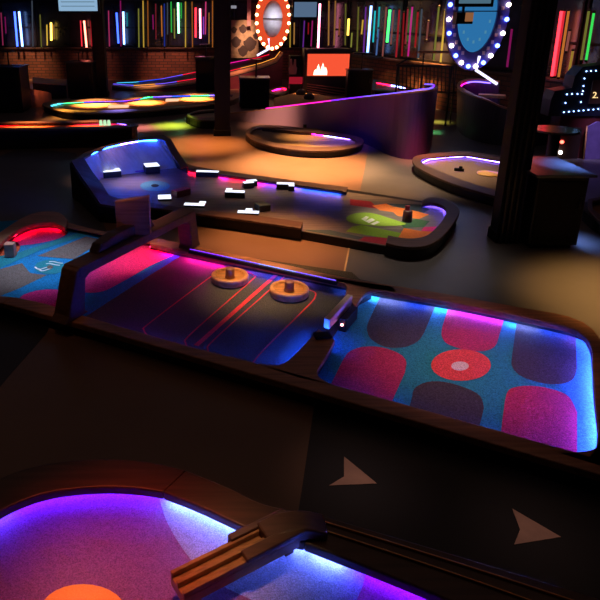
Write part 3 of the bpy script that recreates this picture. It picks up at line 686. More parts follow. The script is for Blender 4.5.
# printed tiles at the cup end
tile([(350, 199), (371, 201.5), (379, 209), (350, 205)], 3); tile([(386, 203.5), (420, 204.5), (430, 209), (424, 213), (402, 208)], 4)
tile([(372, 205.5), (386, 203.5), (393, 206.5), (402, 208), (418, 211.5), (429, 214.5), (419, 219), (404, 217), (397, 215.5), (393, 212), (380, 210.5)], 2, 2)
tile([(300, 229.5), (330, 230), (364, 237.5), (360, 240)], 4, 3)
tile([(352, 226.5), (362, 225), (401, 233), (398, 239.5), (378, 237), (346, 231.5)], 1, 2)
tile([(364, 236.5), (378, 237), (398, 239.5), (391, 245), (386, 245), (358, 240)], 3, 3)
tile([(404, 228), (421, 231), (424, 227), (437, 226.5), (432, 233), (425, 239), (415, 241), (397, 239.5)], 2, 3)
tile([(424, 227), (437, 226.5), (433, 231.5), (421, 231)], 6, 4); tile([(398, 222), (416, 219), (430, 221), (424, 227), (404, 228)], 5)
tC.flat(smooth([tuple(p) for p in ats([(346, 218.5), (351, 214.5), (362, 212.5), (374, 213.5), (386, 217), (400, 221.5), (406, 224), (398, 225.5), (384, 226), (366, 225), (351, 222.5)], ZCT + .007)], 4, True), ZCT + .007, 1)
for p in ([(361, 219), (366, 216), (369, 217), (365, 221)], [(365, 221), (372, 218), (375, 220), (369, 223)], [(370, 224), (377, 221), (380, 222), (374, 225)]): tile(p, 9, 8)
tC.flat(ellipse_px(155, 186, 15, 5.2, ZCT + .001), ZCT + .001, 7); tC.flat(ellipse_px(155, 185.6, 4, 1.6, ZCT + .002), ZCT + .002, 8)
tC.build('playing_surface', TC, holeC)
body = [(92, 200), (78, 180), (84, 172), (110, 172), (186, 163), (206, 170), (348, 189), (424, 201), (446, 202), (453, 215), (434, 241), (390, 247), (300, 231), (180, 215)]
b = MB(); b.prism(ats(body, ZCT), 0.0, ZCT - 0.004); b.build('base_box', M_BLACK, holeC)
cbc = coping(holeC, [(183, 163), (206, 168), (270, 177), (348, 187)], [(182, 167), (206, 171.8), (270, 181), (346, 191.5)], ZC, thick=.03, zb=ZCT, m=M_WOODD, lip=.06)
coping(holeC, [(118, 203), (180, 211.5), (240, 219), (301, 228)], [(112, 197), (150, 202.5), (200, 209.5), (262, 216), (303, 222)], ZC, thick=.03, zb=0, m=M_WOODD, lip=.02, sm=2)
crc = coping(holeC, [(422, 200.5), (430, 197), (444, 199), (457, 206), (459, 214), (450, 228), (438, 240), (424, 246), (404, 246.5), (386, 242.5)], [(422, 204.5), (430, 202.5), (439, 204), (445, 208), (446, 213), (440, 223), (430, 233), (421, 237), (405, 238), (388, 235)], ZC, thick=.035, zb=0.0, m=M_WOODD, lip=.06, n=60)
def under_c(pair, i0, i1, col, st):
    P = [Vector((a.lerp(b_, .04 / (a - b_).length).x, a.lerp(b_, .04 / (a - b_).length).y, ZC - .031)) for a, b_ in zip(pair[1][i0:i1], pair[0][i0:i1])]
    led(P, col, st, holeC, .006)
under_c(crc, 2, 40, ['violet', 'violet', 'violet', 'purple'], 110)
under_c(cbc, 0, 39, ['red', 'red', 'magenta', 'red', 'magenta', 'purple', 'violet', 'blue', 'blue'], 110)
# banked end wall: a curved shell that leans outwards
bot = resample(ats([(97, 181), (102, 178.5), (112, 176), (140, 172.5), (165, 169), (184, 167.5)], ZCT), 24)
YT = 0.0
topc = [(84, 157.5), (94, 151.5), (108, 146), (125, 142), (144, 139), (162, 138.5)]
zt_ = 0.50
top = resample([at(p.x, p.y, zt_) for p in smooth(topc, 4)], 24)
b = MB()
vs = [p for p in bot] + [p for p in top]; nB = len(bot)
b.add([(p.x, p.y, p.z) for p in vs], [[i, i + 1, nB + i + 1, nB + i] for i in range(nB - 1)])
bt = [p + Vector((-.02, .05, 0)) for p in bot]; tt = [p + Vector((-.0, .05, 0)) for p in top]
b.band(bot, bt, ZCT, ZCT + .001)
b.build('banked_wall', mat('white painted board', (0.55, 0.55, 0.6), 0.5), holeC)
# rim board around the banked wall (back, left side down, right side down)
ro = [(71, 161), (84, 153), (100, 147), (120, 141.5), (143, 137), (163, 134.5), (171, 139), (178, 151), (188, 166)]
ri = [(84, 158), (94, 151.8), (108, 146.2), (125, 142.2), (144, 139.2), (160, 138.6), (165, 141), (171, 153), (181, 167.5)]
def rim(pxo, pxi, zs, name='coping', th=.03):
    O = [at(p[0], p[1], z) for p, z in zip(pxo, zs)]; I = [at(p[0], p[1], z) for p, z in zip(pxi, zs)]
    b = MB(); b.band(O, I, [z - th for z in zs], list(zs)); b.build(name, M_WOODD, holeC, .006); return O, I
zr = [.5, .5, .5, .5, .5, .5, .5, .36, .20]
RO, RI = rim(ro, ri, zr)
lo = [(71, 161), (80, 175), (92, 192), (100, 204), (120, 207)]; li = [(84, 158), (93, 172), (103, 185), (109, 195), (122, 199)]
zl2 = [.5, .38, .28, .22, .20]
LO, LI = rim(lo, li, zl2)
def skirt_down(O, zs, z0_=0.0, name='side_panel'):
    b = MB(); k = len(O)
    A = O; B_ = offset_loop([Vector((p.x, p.y, 0)) for p in O], -.02, False)
    b.band([Vector((p.x, p.y, 0)) for p in A], B_, z0_, [z - .02 for z in zs]); return b.build(name, M_BLACK, holeC)
skirt_down(LO, zl2); skirt_down([p for p in RO], zr)
P = [p + Vector((0, -.03, -.02)) for p in top[1:-1]]
led(P, ['blue', 'blue', 'blue', 'violet', 'blue'], 90, holeC, .007)
area('bank glow', at(120, 160, .62), centre([bot[10], top[10]]), (0.01, 0.09, 1), 11.0, .6, .05)  # added area light, strengthens the strip's blue on the bank

# glowing blocks
def cells_poly(cells):
    return cells
SHAPES = {'I': [(0, 0), (1, 0), (2, 0), (3, 0)], 'L': [(0, 0), (1, 0), (2, 0), (2, 1)], 'J': [(0, 0), (1, 0), (2, 0), (0, 1)], 'S': [(0, 0), (1, 0), (1, 1), (2, 1)], 'T': [(0, 0), (1, 0), (2, 0), (1, 1)], 'O': [(0, 0), (1, 0), (0, 1), (1, 1)], 'D': [(0, 0), (1, 0)], 'R': [(0, 0), (1, 0), (2, 0), (2, -1)]}
GLOW = emit('glowing white acrylic', (0.8, 0.85, 1.0), 1.6)
def block(px, py, shape, s, h, rz, lab, topm=None, col=M_BLUEBLK):
    c = at(px, py, ZCT + h); cells = SHAPES[shape]
    mx = sum(x for x, y in cells) / len(cells); my = sum(y for x, y in cells) / len(cells)
    t = thing('puzzle_block', lab, 'block', (c.x, c.y, ZCT + .005), 'block-shaped obstacles on the raised hole')
    R = Matrix.Rotation(rz, 3, 'Z')
    b = MB(); g = MB()
    # outline of the union of cells
    edges = {}
    for x, y in cells:
        for (p, q) in (((x, y), (x + 1, y)), ((x + 1, y), (x + 1, y + 1)), ((x + 1, y + 1), (x, y + 1)), ((x, y + 1), (x, y))):
            if (q, p) in edges: del edges[(q, p)]
            else: edges[(p, q)] = 1
    nx = {p: q for p, q in edges}
    st = next(iter(nx)); loop = [st]; cur = nx[st]
    while cur != st: loop.append(cur); cur = nx[cur]
    def W_(p, sh=1.0): v = R @ Vector(((p[0] - mx - .5) * s, (p[1] - my - .5) * s, 0)); return Vector((c.x + v.x, c.y + v.y, 0))
    L_ = [W_(p) for p in loop]
    b.prism(L_, ZCT + .005, ZCT + h - .008)
    b.build('body', col, t, .004)
    g.prism(offset_loop(L_, .004) if area2(L_) > 0 else offset_loop(L_, -.004), ZCT + h - .008, ZCT + h)
    g.build('top', topm or GLOW, t)
block(113, 170, 'L', .085, .10, .35, 'glowing L-shaped block at the left foot of the blue banked wall')
block(151.5, 164.5, 'O', .105, .12, .3, 'glowing square block close under the blue banked wall')
block(139.5, 169.3, 'O', .08, .03, .3, 'low violet square beside the square block', mat('violet lacquer', (.3, .1, .5), .5), mat('violet lacquer', (.3, .1, .5), .5))
block(164.5, 196.5, 'O', .085, .035, .12, 'flat glowing square tile on the front coping side')
block(181, 189, 'D', .115, .09, .75, 'dark red dotted block beside the flat square tile', mat('red dotted cap', (.9, .07, .09), .5, var=.9, scale=60), mat('dark red lacquer', (.12, .015, .02), .5))
block(207.5, 171, 'I', .082, .085, -.13, 'glowing straight block against the back coping')
block(250, 181, 'S', .072, .085, .28, 'glowing step-shaped block near the back coping')
block(233.5, 190.5, 'J', .085, .085, -.13, 'glowing hook-shaped block alone in the middle of the surface')
block(287, 183.5, 'R', .08, .085, -.1, 'glowing hook-shaped block nearest the end of the back coping')
block(196.5, 203.5, 'L', .085, .035, -.12, 'flat glowing L tile on the front side')
block(248.5, 211, 'T', .085, .035, -.12, 'flat glowing T tile beside the grey-green block')
block(262.5, 203.5, 'O', .075, .085, .35, 'unlit grey-green block behind the flat T tile', mat('grey green cap', (.16, .24, .2), .5), M_BLUEBLK)
c = at(407, 221, ZCT + .006)
t = thing('cup_marker', 'dark peg marker standing on the coloured tiles', 'marker', (c.x, c.y, ZCT + .006))
b = MB(); b.lathe([(0, 0), (.055, 0), (.055, .008), (.05, .12), (.04, .13), (0, .13)], c, 20); b.build('peg', mat('maroon peg', (.10, .03, .03), .5), t)
b = MB(); b.box((c.x - .01, c.y, ZCT + .16), (.05, .03, .06)); b.build('flag', mat('crimson flag', (.5, .05, .1), .5), t, .004)

# ================================================================= HOLE H: oval hole
ZH, ZHT = .13, .07
holeH = golf_hole('low oval hole with black side lying before the tall curved wall', at(305, 140, 0))
oH = [(246, 134), (248, 129), (257, 125.5), (275, 125), (300, 127.5), (335, 132.5), (358, 136.5), (364, 141), (358, 146), (338, 150), (310, 150.5), (280, 147.5), (255, 141)]
iH = [(250.5, 133.5), (253, 130), (260, 127.5), (275, 127.3), (300, 130.5), (333, 135), (352, 138), (357, 141), (353, 143.5), (337, 146.3), (310, 146.6), (282, 144), (259, 138.5)]
O, I, _ = ring(holeH, [at(p.x, p.y, ZH) for p in smooth(oH, 4, True)], [at(p.x, p.y, ZH) for p in smooth(iH, 4, True)], ZH, mat_c=M_WOODD, lip=.09)
b = MB(); b.prism([Vector((p.x, p.y, 0)) for p in offset_loop(I, -.08)], 0.0, ZHT); b.build('turf', turf('tan turf', (.4, .26, .12), .2), holeH)
led([at(p[0], p[1], ZH - .04) for p in [(287, 130), (300, 131.9), (333, 136.5), (350, 139)]], ['blue', 'blue', 'magenta', 'ice', 'violet'], 70, holeH, .009)
b = MB(); b.prism(ats([(262, 131), (300, 133.5), (312, 135), (300, 134.8)], ZHT), ZHT, ZHT + .06); b.build('wedge', M_WOODD, holeH)

# ================================================================= HOLE G: tall curved wall hole
holeG = golf_hole('hole ringed by a tall blue and red curved wall with a violet light line', at(380, 130, 0))
YG = at(400, 160, 0).y
gp = [(186, 113.5, .13), (215, 122, .18), (260, 130, .22), (310, 141, .30), (360, 152, .45), (395, 158, .62), (418, 160, .80), (431, 153, .92), (436, 143, .95)]
rimtop = {0: (186, 111.5), 1: (215, 114), 2: (255, 111.5), 3: (310, 105), 4: (360, 98.8), 5: (395, 95), 6: (418, 92.3), 7: (431, 91), 8: (436, 89.3)}
rp = [(230, 114), (255, 111.5), (310, 105), (360, 98.8), (395, 95), (418, 92.6), (431, 91), (436, 88.5), (434, 86.5), (425, 86)]
bp_ = [(230, 121), (255, 123), (310, 131), (358, 141), (390, 155.5), (414, 159.5), (429, 155), (434, 146), (434, 138), (428, 132)]
bw = []; 
for (rx_, ry_), (bx_, by_) in zip(rp, bp_):
    g_ = at(bx_, by_, 0); z_ = zat(ry_, g_.y); bw.append((Vector((aty(rx_, ry_, g_.y).x * .6 + g_.x * .4, g_.y, 0)), max(.1, z_)))
base = [Vector(p) for p in smooth([tuple(p) for p, z in bw], 5)]
zz = [v.x for v in smooth([(z, 0, 0) for p, z in bw], 5)]
M_CURVE = (lambda: None)
def split_wall_mat():
    m, nt, b = nodes('blue and red wall wrap')
    tc = nt.nodes.new('ShaderNodeTexCoord'); sp = nt.nodes.new('ShaderNodeSeparateXYZ'); nt.links.new(tc.outputs['Object'], sp.inputs[0])
    ma = nt.nodes.new('ShaderNodeMath'); ma.operation = 'MULTIPLY_ADD'; ma.inputs[1].default_value = -0.55
    nt.links.new(sp.outputs['Z'], ma.inputs[0]); nt.links.new(sp.outputs['X'], ma.inputs[2])
    cr = nt.nodes.new('ShaderNodeValToRGB'); cr.color_ramp.interpolation = 'LINEAR'
    mr = nt.nodes.new('ShaderNodeMapRange'); mr.inputs['From Min'].default_value = -3.0; mr.inputs['From Max'].default_value = 0.7
    nt.links.new(ma.outputs[0], mr.inputs['Value']); nt.links.new(mr.outputs['Result'], cr.inputs['Fac'])
    E = cr.color_ramp.elements; E[0].position = 0.0; E[0].color = (.36, .24, .22, 1); E[1].position = 1.0; E[1].color = (.45, .012, .02, 1)
    for pos, c in ((.40, (.34, .22, .24, 1)), (.52, (.14, .04, .20, 1)), (.66, (.04, .025, .16, 1)), (.86, (.05, .02, .12, 1)), (.94, (.35, .012, .03, 1))):
        q_ = E.new(pos); q_.color = c
    nt.links.new(cr.outputs['Color'], b.inputs['Base Color']); b.inputs['Roughness'].default_value = .5
    return m
inn = offset_loop(base, .07, False)
if (inn[10] - base[10]).y < 0: inn = offset_loop(base, -.07, False)
b = MB(); b.band(base, inn, 0.0, zz); b.build('curved_wall', split_wall_mat(), holeG)
inn2 = [p + (q_ - p) * 1.8 for p, q_ in zip(base, inn)]
b = MB(); b.band(base, inn2, [z for z in zz], [z + .025 for z in zz]); b.build('rim', wood('pale rim board', (.4, .22, .12), .5), holeG)
mid = [Vector((p.lerp(q_, .55).x, p.lerp(q_, .55).y, z + .035)) for p, q_, z in zip(base, inn2, zz)]
led(mid[6:], ['magenta', 'magenta', 'purple', 'violet', 'violet', 'violet', 'purple', 'violet'], 2.4, holeG, .013, 'light_line')
# inside floor of that hole
b = MB(); b.prism(ats([(274, 108), (274, 98), (296, 92.5), (318, 94), (345, 99.5), (310, 104.5)], .12), 0, .12); b.build('turf', turf('amber turf', (.55, .30, .12), .2), holeG)
b = MB(); c = at(335, 119, 0); b.box((at(294, 121, 0).x, at(294, 137, 0).y - .03, .22), (.06, .04, .06)); b.build('vent', M_BLACKM, holeG)
for px, py, lab in ((301, 94.5, 'dark rounded rock nearest the flame screen'), (309, 99, 'dark rounded rock beside the violet rim light')):
    c = at(px, py, .12); b = MB(); b.lathe([(0, 0), (.13, .0), (.15, .05), (.11, .11), (.05, .15), (0, .16)], c + Vector((0, 0, .003)), 14); tag(b.build('rock', mat('dark stone', (.06, .04, .04), .7, bump=.5, bscale=8)), lab + ' on amber turf', 'rock', 'rocks on the amber turf')

# ================================================================= far holes
def simple_hole(label, outer, inner, zt, ztf, tm, leds=None, st=12, cm=None, skirt=None, n=72, sm=4, lip=.09):
    t = golf_hole(label, at(*centre([(p[0], p[1], 0) for p in outer]).xy, 0))
    O, I, _ = ring(t, [at(p.x, p.y, zt) for p in smooth(outer, sm, True)], [at(p.x, p.y, zt) for p in smooth(inner, sm, True)], zt, mat_c=cm or M_WOODD, mat_b=skirt, n=n, lip=lip)
    b = MB(); b.prism([Vector((p.x, p.y, 0)) for p in offset_loop(I, -lip + .01)], 0.0, ztf); b.build('turf', tm, t)
    for pts, cols, s_, r_ in (leds or []):
        led([at(p[0], p[1], zt - .037) for p in pts], cols, s_, t, r_)
    return t
# E: rainbow rim hole
hE = simple_hole('far hole with a green, blue and violet light line around orange turf',
  [(42, 104), (60, 100), (90, 98.5), (125, 97.5), (140, 95.5), (150, 93.6), (190, 92.5), (233, 92), (240, 96), (225, 101.5), (190, 106.5), (150, 110.5), (110, 113), (85, 113.5), (60, 111)],
  [(50, 105), (62, 102), (90, 100.5), (125, 99.5), (141, 97.5), (151, 95.6), (190, 94.5), (228, 94), (232, 96.5), (220, 100), (188, 104), (150, 107.5), (110, 110), (86, 110.5), (64, 109)],
  .16, .08, turf('orange hole turf', (.8, .32, .10), .25),
  [([(51, 106), (62, 103.2), (90, 101.7), (125, 100.7), (141, 98.7), (151, 96.8), (190, 95.7), (228, 95.2)], ['cyan', 'green', 'blue', 'violet', 'purple', 'green', 'violet', 'blue', 'green', 'violet'], 6, .012)], cm=wood('tan coping', (.22, .12, .06), .5))
for k, (x, y, w_, lab) in enumerate(((118, 108, 20, 'row of pale printed bars on the rainbow-rimmed hole, nearer its left end'), (172, 101.6, 13, 'row of pale printed bars on the rainbow-rimmed hole, behind the middle'))):
    a = at(x - w_ / 2, y, .09); b_ = at(x + w_ / 2, y - .4, .09)
    b = MB(); b.hexa([a + Vector((0, 0, 0)), b_ + Vector((0, 0, 0)), b_ + Vector((0, .18, 0)), a + Vector((0, .18, 0))], [a + Vector((0, 0, .05)), b_ + Vector((0, 0, .05)), b_ + Vector((0, .18, .05)), a + Vector((0, .18, .05))])
    tag(b.build('turf_marking', emit('warm marking glow', (1, .6, .35), 1.1)), lab, 'turf marking')  # marking lines as a slab, their brightness put in as emission
# D: left raised hole with red line
hD = simple_hole('raised long black-sided hole at the left edge with red and orange lit turf',
  [(-60, 122), (0, 121.5), (70, 120.5), (118, 119.5), (134, 123), (134, 127), (70, 128.5), (0, 130), (-60, 131)],
  [(-55, 123.5), (0, 123.2), (70, 122.3), (116, 121.5), (127, 123.5), (127, 125.5), (70, 126.8), (0, 128), (-55, 129)],
  .36, .30, turf('red orange hole turf', (.75, .18, .07), .2), [([(-50, 124.7), (0, 124.3), (70, 123.3), (116, 122.6)], ['orange', 'red', 'red', 'magenta'], 30, .012), ([(117, 122.6), (126, 124.3)], ['violet'], 12, .015)], sm=2)
for k, x in enumerate((101, 105, 109)):
    c = at(x, 125.4, .305); b = MB(); b.lathe([(0, 0), (.035, 0), (.03, .07), (.02, .1), (0, .1)], c, 12)
    tag(b.build('peg', emit('pale green glow', (.6, 1, .6), .9)), ['pale green peg, leftmost of the three on the red turf', 'pale green peg, middle one of three on the red turf', 'pale green peg, rightmost of the three on the red turf'][k], 'peg', 'pale green pegs on the red turf')
# orange lit ledge behind, with a curved end
t = golf_hole('dark raised hole behind the rainbow rim with an orange-lit slanting top', at(50, 104, 0))
b = MB(); g = [at(34, 99, 0), at(67, 98, 0), at(67, 93, 0), at(34, 93, 0)]; hz = zat(83, g[0].y)
b.hexa(g, [Vector((g[0].x, g[0].y, hz)), Vector((g[1].x, g[1].y, hz * .78)), Vector((g[2].x, g[2].y, hz * .84)), Vector((g[3].x, g[3].y, hz * 1.02))]); b.build('body', M_BLACK, t, .01)
b = MB(); b.hexa([Vector((g[0].x, g[0].y, hz + .001)), Vector((g[1].x, g[1].y, hz * .78 + .001)), Vector((g[2].x, g[2].y, hz * .84 + .001)), Vector((g[3].x, g[3].y, hz * 1.02 + .001))], [Vector((g[0].x, g[0].y, hz + .02)), Vector((g[1].x, g[1].y, hz * .78 + .02)), Vector((g[2].x, g[2].y, hz * .84 + .02)), Vector((g[3].x, g[3].y, hz * 1.02 + .02))]); b.build('turf', turf('peach turf', (.85, .42, .22), .1), t)
b = MB(); c = at(23, 105, 0); P = [c + Vector((.75 * math.cos(a_), .55 * math.sin(a_), 0)) for a_ in [math.pi * (-.5 + k / 12) for k in range(13)]]
b.band(P, [p.lerp(c, .12) for p in P], 0, [.55 - .04 * k for k in range(13)]); b.build('curved_wall', mat('terracotta paint', (.42, .14, .08), .5), t)
# F: red ramp hole in front of the back wall
t = golf_hole('far ramp hole climbing to the red bulb ring, edged with red and white light', at(190, 86, 0))
def ramp(parent, front, back, ztop, m, name='ramp'):
    A = [at(p[0], p[1], 0) for p in front]; B_ = [at(p[0], p[1], 0) for p in back]
    b = MB(); b.band(A, B_, 0, ztop); return b.build(name, m, parent)
def surf(parent, left, right, name, m, th=.04, dz=0):
    """ribbon given by two 3-D edges"""
    b = MB(); n = len(left); vs = []
    for a, c_ in zip(left, right): vs += [a, c_, c_ - Vector((0, 0, th)), a - Vector((0, 0, th))]
    fs = [[4 * i + k, 4 * i + (k + 1) % 4, 4 * i + 4 + (k + 1) % 4, 4 * i + 4 + k] for i in range(n - 1) for k in range(4)] + [[0, 3, 2, 1], [4 * n - 4, 4 * n - 3, 4 * n - 2, 4 * n - 1]]
    b.add(vs, fs); return b.build(name, m, parent)
def z_line(pts_px, gy): return [aty(x, y, at(x, g, 0).y) for (x, y), g in zip(pts_px, gy)]
Lf = z_line([(112, 87), (135, 89.5), (165, 88), (195, 84), (232, 76), (262, 68), (277, 62), (283, 54)], [90, 91, 91.2, 89.5, 89, 89, 89, 89])
Lb_ = z_line([(118, 83.5), (135, 82), (160, 78.5), (195, 71), (232, 61), (258, 56.5), (268, 54), (270, 52)], [86, 86, 86, 86, 86.5, 87, 87.5, 88])
surf(t, Lf, Lb_, 'track', mat('dark track', (.05, .04, .045), .5))
b = MB(); gl = [Vector((p.x, p.y, 0)) for p in Lf]; gb = [Vector((p.x, p.y, 0)) for p in Lb_]
b.band(gl, gb, 0, [max(.02, p.z - .05) for p in Lf], zb0=0, zb1=[max(.02, p.z - .05) for p in Lb_]); b.build('plinth', mat('maroon side panel', (.16, .03, .05), .5), t)
surf(t, [p + Vector((0, 0, .05)) for p in Lf], [p.lerp(q_, .16) + Vector((0, 0, .05)) for p, q_ in zip(Lf, Lb_)], 'rim', wood('pale ramp rim', (.5, .3, .18), .4), .05)
led([p.lerp(q_, .22) + Vector((0, 0, .07)) for p, q_ in zip(Lf, Lb_)][0:], ['violet', 'orange', 'violet', 'red', 'ice', 'red', 'orange', 'orange'], 1.6, t, .009, 'light_line')
led([p.lerp(q_, .8) + Vector((0, 0, .04)) for p, q_ in zip(Lf, Lb_)][0:7], ['cyan', 'blue', 'violet', 'red', 'red', 'magenta', 'red'], 1.6, t, .009, 'light_line')
# neon arrow bar by the ring
a = aty(257, 55.5, at(262, 92, 0).y); b_ = aty(269.5, 48.5, a.y); c_ = aty(268.6, 38.5, a.y)
b = MB(); b.tube([a, b_, c_], .03); ptr1 = b.build('neon_pointer', emit('white neon pointer', (.75, .7, 1), 2), None)
# I: right arrow-shaped hole
hI = simple_hole('low arrow-shaped hole with violet light left of the broad pillar',
  [(413, 157.5), (424, 154), (445, 152.3), (465, 151), (482, 153.5), (510, 158), (526, 162), (534, 180), (528, 200), (515, 203), (498, 197), (470, 189), (440, 178.5), (416, 166)],
  [(421, 160), (428, 157.5), (446, 155.8), (465, 154.6), (481, 157), (508, 161.5), (520, 165), (526, 180), (521, 194), (512, 196), (500, 191), (472, 183), (445, 173), (424, 164)],
  .15, .08, turf('brown grey turf', (.2, .14, .10), .2), [([(423, 162.4), (429, 159.5), (447, 157.4), (465, 156.3), (480, 158.8), (500, 162.4)], ['violet', 'violet', 'violet', 'violet'], 60, .007)])
c = at(489, 174, .083); b = MB(); b.lathe([(0, 0), (.17, 0), (.17, .012), (.12, .016), (0, .016)], c, 24); tag(b.build('cup_plate', mat('yellow plate', (.85, .5, .12), .4)), 'round yellow plate on the arrow-shaped hole', 'plate')
c = at(459, 171, .083); b = MB(); b.box((c.x, c.y, .105), (.14, .05, .04), -.4); b.box((c.x + .02, c.y, .14), (.05, .05, .03), -.4); tag(b.build('ball_stop', M_BLACKM, bevel=.005), 'small black stop block on the arrow-shaped hole', 'block')
simple_hole('small low hole with black side at the foot of the middle pillar', [(187, 114.5), (197, 110.5), (212, 109), (226, 109.5), (227, 113), (227, 119), (213, 120.5), (196, 119.5)], [(190, 114.5), (198, 112), (212, 110.6), (223, 111), (224, 113.5), (224, 116), (212, 117.3), (198, 116.8)], .18, .12, turf('sand turf', (.5, .33, .18), .15), n=48)
# K: hole at the right edge behind the big cabinet
simple_hole('black hole with brown coping cut by the right frame edge behind the large cabinet', [(588, 199), (640, 196), (700, 215), (690, 250), (640, 240), (600, 222)], [(593, 201), (640, 200), (690, 216), (683, 243), (640, 232), (603, 217)], .16, .09, turf('brown turf edge', (.25, .13, .07), .2), sm=2)
# N: red and white lit hole behind the rail
simple_hole('far hole with red and white light before the brick ledge', [(373, 79), (400, 84), (424, 90.5), (424, 95), (373, 90)], [(376, 81), (400, 85.5), (421, 91), (421, 94), (376, 88.7)], .6, .54, turf('pale red turf', (.75, .3, .3), .2), [([(377, 82.5), (400, 87), (420, 92)], ['red', 'ice', 'red'], 14, .02)], sm=1)
# M: pink lit patch hole left of rocks
simple_hole('far hole with pink light right of the post cabinet', [(268, 90), (283, 85.5), (287, 88), (286, 93), (275, 95)], [(271, 90), (283, 87), (286.5, 88.5), (284.5, 91.5), (276, 93)], .14, .08, turf('pink hole turf', (.8, .25, .35), .2), [([(272, 90.5), (283, 88), (286, 89.5)], ['magenta', 'red'], 14, .015)], sm=2)

# J: blue bowl ramp
hJ = golf_hole('dark blue round-ended bowl hole right of the green floor glow, purple inside', at(485, 140, 0))
jb = [(560, 142), (530, 147), (500, 145.5), (478, 141.5), (464, 136), (457, 128), (458, 122), (466, 121), (480, 124), (500, 129)]
jt = [(560, 100), (530, 112), (505, 109), (486, 101), (470, 96), (459, 90), (457.5, 85), (462, 81.5), (474, 79.5), (500, 82)]
pr = []
for (bx_, by_), (tx_, ty_) in zip(jb, jt):
    g_ = at(bx_, by_, 0); q_ = aty(tx_, ty_, g_.y); pr.append((g_, q_))
Bj = [Vector(p) for p in smooth([tuple(a) for a, b_ in pr], 5)]; Tj = [Vector(p) for p in smooth([tuple(b_) for a, b_ in pr], 5)]
cJ = centre([p for p in Bj]); 
def loftw(parent, P, Q, th, name, m):
    n = len(P); b = MB(); vs = []
    for p, q_ in zip(P, Q):
        d_ = (Vector((cJ.x, cJ.y, 0)) - Vector((p.x, p.y, 0))).normalized() * th
        vs += [p, q_, q_ + d_, p + d_]
    fs = [[4 * i + k, 4 * i + (k + 1) % 4, 4 * i + 4 + (k + 1) % 4, 4 * i + 4 + k] for i in range(n - 1) for k in range(4)] + [[0, 3, 2, 1], [4 * n - 4, 4 * n - 3, 4 * n - 2, 4 * n - 1]]
    b.add(vs, fs); return b.build(name, m, parent)
loftw(hJ, Bj, Tj, .06, 'curved_wall', mat('petrol blue wall', (.03, .05, .09), .5))
loftw(hJ, [p + Vector((0, 0, .002)) for p in Tj], [p + Vector((0, 0, .03)) for p in Tj], .12, 'rim', wood('pale bowl rim', (.45, .28, .18), .4))
b = MB(); inner = [Vector((p.x, p.y, 0)).lerp(Vector((cJ.x, cJ.y, 0)), .12) for p in Bj]; b.prism(inner, .0, min(p.z for p in Tj) * .72); b.build('turf', turf('purple bowl turf', (.35, .05, .22), .2), hJ)
led([p + (Vector((cJ.x, cJ.y, p.z)) - p).normalized() * .14 + Vector((0, 0, -.03)) for p in Tj[6:-2]], ['cyan', 'ice', 'magenta', 'magenta', 'violet'], 5, hJ, .014)
a = aty(476, 70, at(478, 130, 0).y); b_ = aty(497, 84, a.y); c_ = aty(479.5, 56, a.y)
b = MB(); b.tube([b_, a, c_.lerp(a, .2), c_], .028); ptr2 = b.build('neon_pointer', emit('white neon pointer', (.75, .7, 1), 2), None)
b = MB(); q0 = at(480, 104, .55); b.box((at(487, 133, 0).x, at(487, 133, 0).y, zat(96, at(487, 133, 0).y)), (.5, .25, .06), -.35); tag(b.build('orange_ramp', wood('orange ramp board', (.5, .2, .08), .5), None, .01), 'small orange wooden ramp board inside the blue bowl hole', 'ramp')

# ---------------------------------------------------------------- bulb rings
def bulb_ring(cx, cy, rx, ry, irx, iry, Y, nb, ringm, facem, lab, bulbs, facelab):
    c = aty(cx, cy, Y); e1 = aty(cx + rx, cy, Y).x - c.x; k = (aty(cx, cy, Y).z - aty(cx, cy + 10, Y).z) / 10
    h = ry * k; ie = irx * e1 / rx; ih = iry * k
    t = thing('bulb_ring', lab, 'lit ring', (c.x, Y, 0))
    n = 48
    def el(a, b_, z_off=0): return [Vector((c.x + a * math.cos(2 * math.pi * i / n), Y, c.z + b_ * math.sin(2 * math.pi * i / n))) for i in range(n)]
    A, B_ = el(e1, h), el(ie, ih)
    b = MB(); vs = []
    for p, q_ in zip(A, B_): vs += [p, q_, q_ + Vector((0, .1, 0)), p + Vector((0, .1, 0))]
    b.add(vs, [[4 * i + k_, 4 * i + (k_ + 1) % 4, 4 * ((i + 1) % n) + (k_ + 1) % 4, 4 * ((i + 1) % n) + k_] for i in range(n) for k_ in range(4)])
    b.build('hoop', ringm, t)
    b = MB(); B2 = el(ie * 1.0, ih * 1.0); b.add([p + Vector((0, .06, 0)) for p in B2] + [p + Vector((0, .09, 0)) for p in B2], [list(range(n)), list(range(2 * n - 1, n - 1, -1))] + [[i, (i + 1) % n, n + (i + 1) % n, n + i] for i in range(n)]); b.build('face', facem, t)
    b = MB(); b.box((c.x, Y + .02, c.z + ih * .02), (ie * 2, .02, .02)); b.build('crossbar', M_BLACKM, t)
    for i in range(nb):
        a = 2 * math.pi * (i + .5) / nb; p = Vector((c.x + (e1 - .0) * .93 * math.cos(a), Y - .035, c.z + h * .93 * math.sin(a)))
        b = MB(); r_ = bulbs[1]; b.lathe([(0, -r_), (r_ * .7, -r_ * .7), (r_, 0), (r_ * .7, r_ * .7), (0, r_)], p, 12); b.build('bulb', bulbs[0][i % len(bulbs[0])], t)
    b = MB(); b.box((c.x, Y + .15, (c.z + CZ) / 2), (.08, .06, CZ - c.z)); b.build('hanger', M_BLACKM, t)
    return t, c, e1, h, ie, ih
YR = at(272, 90, 0).y
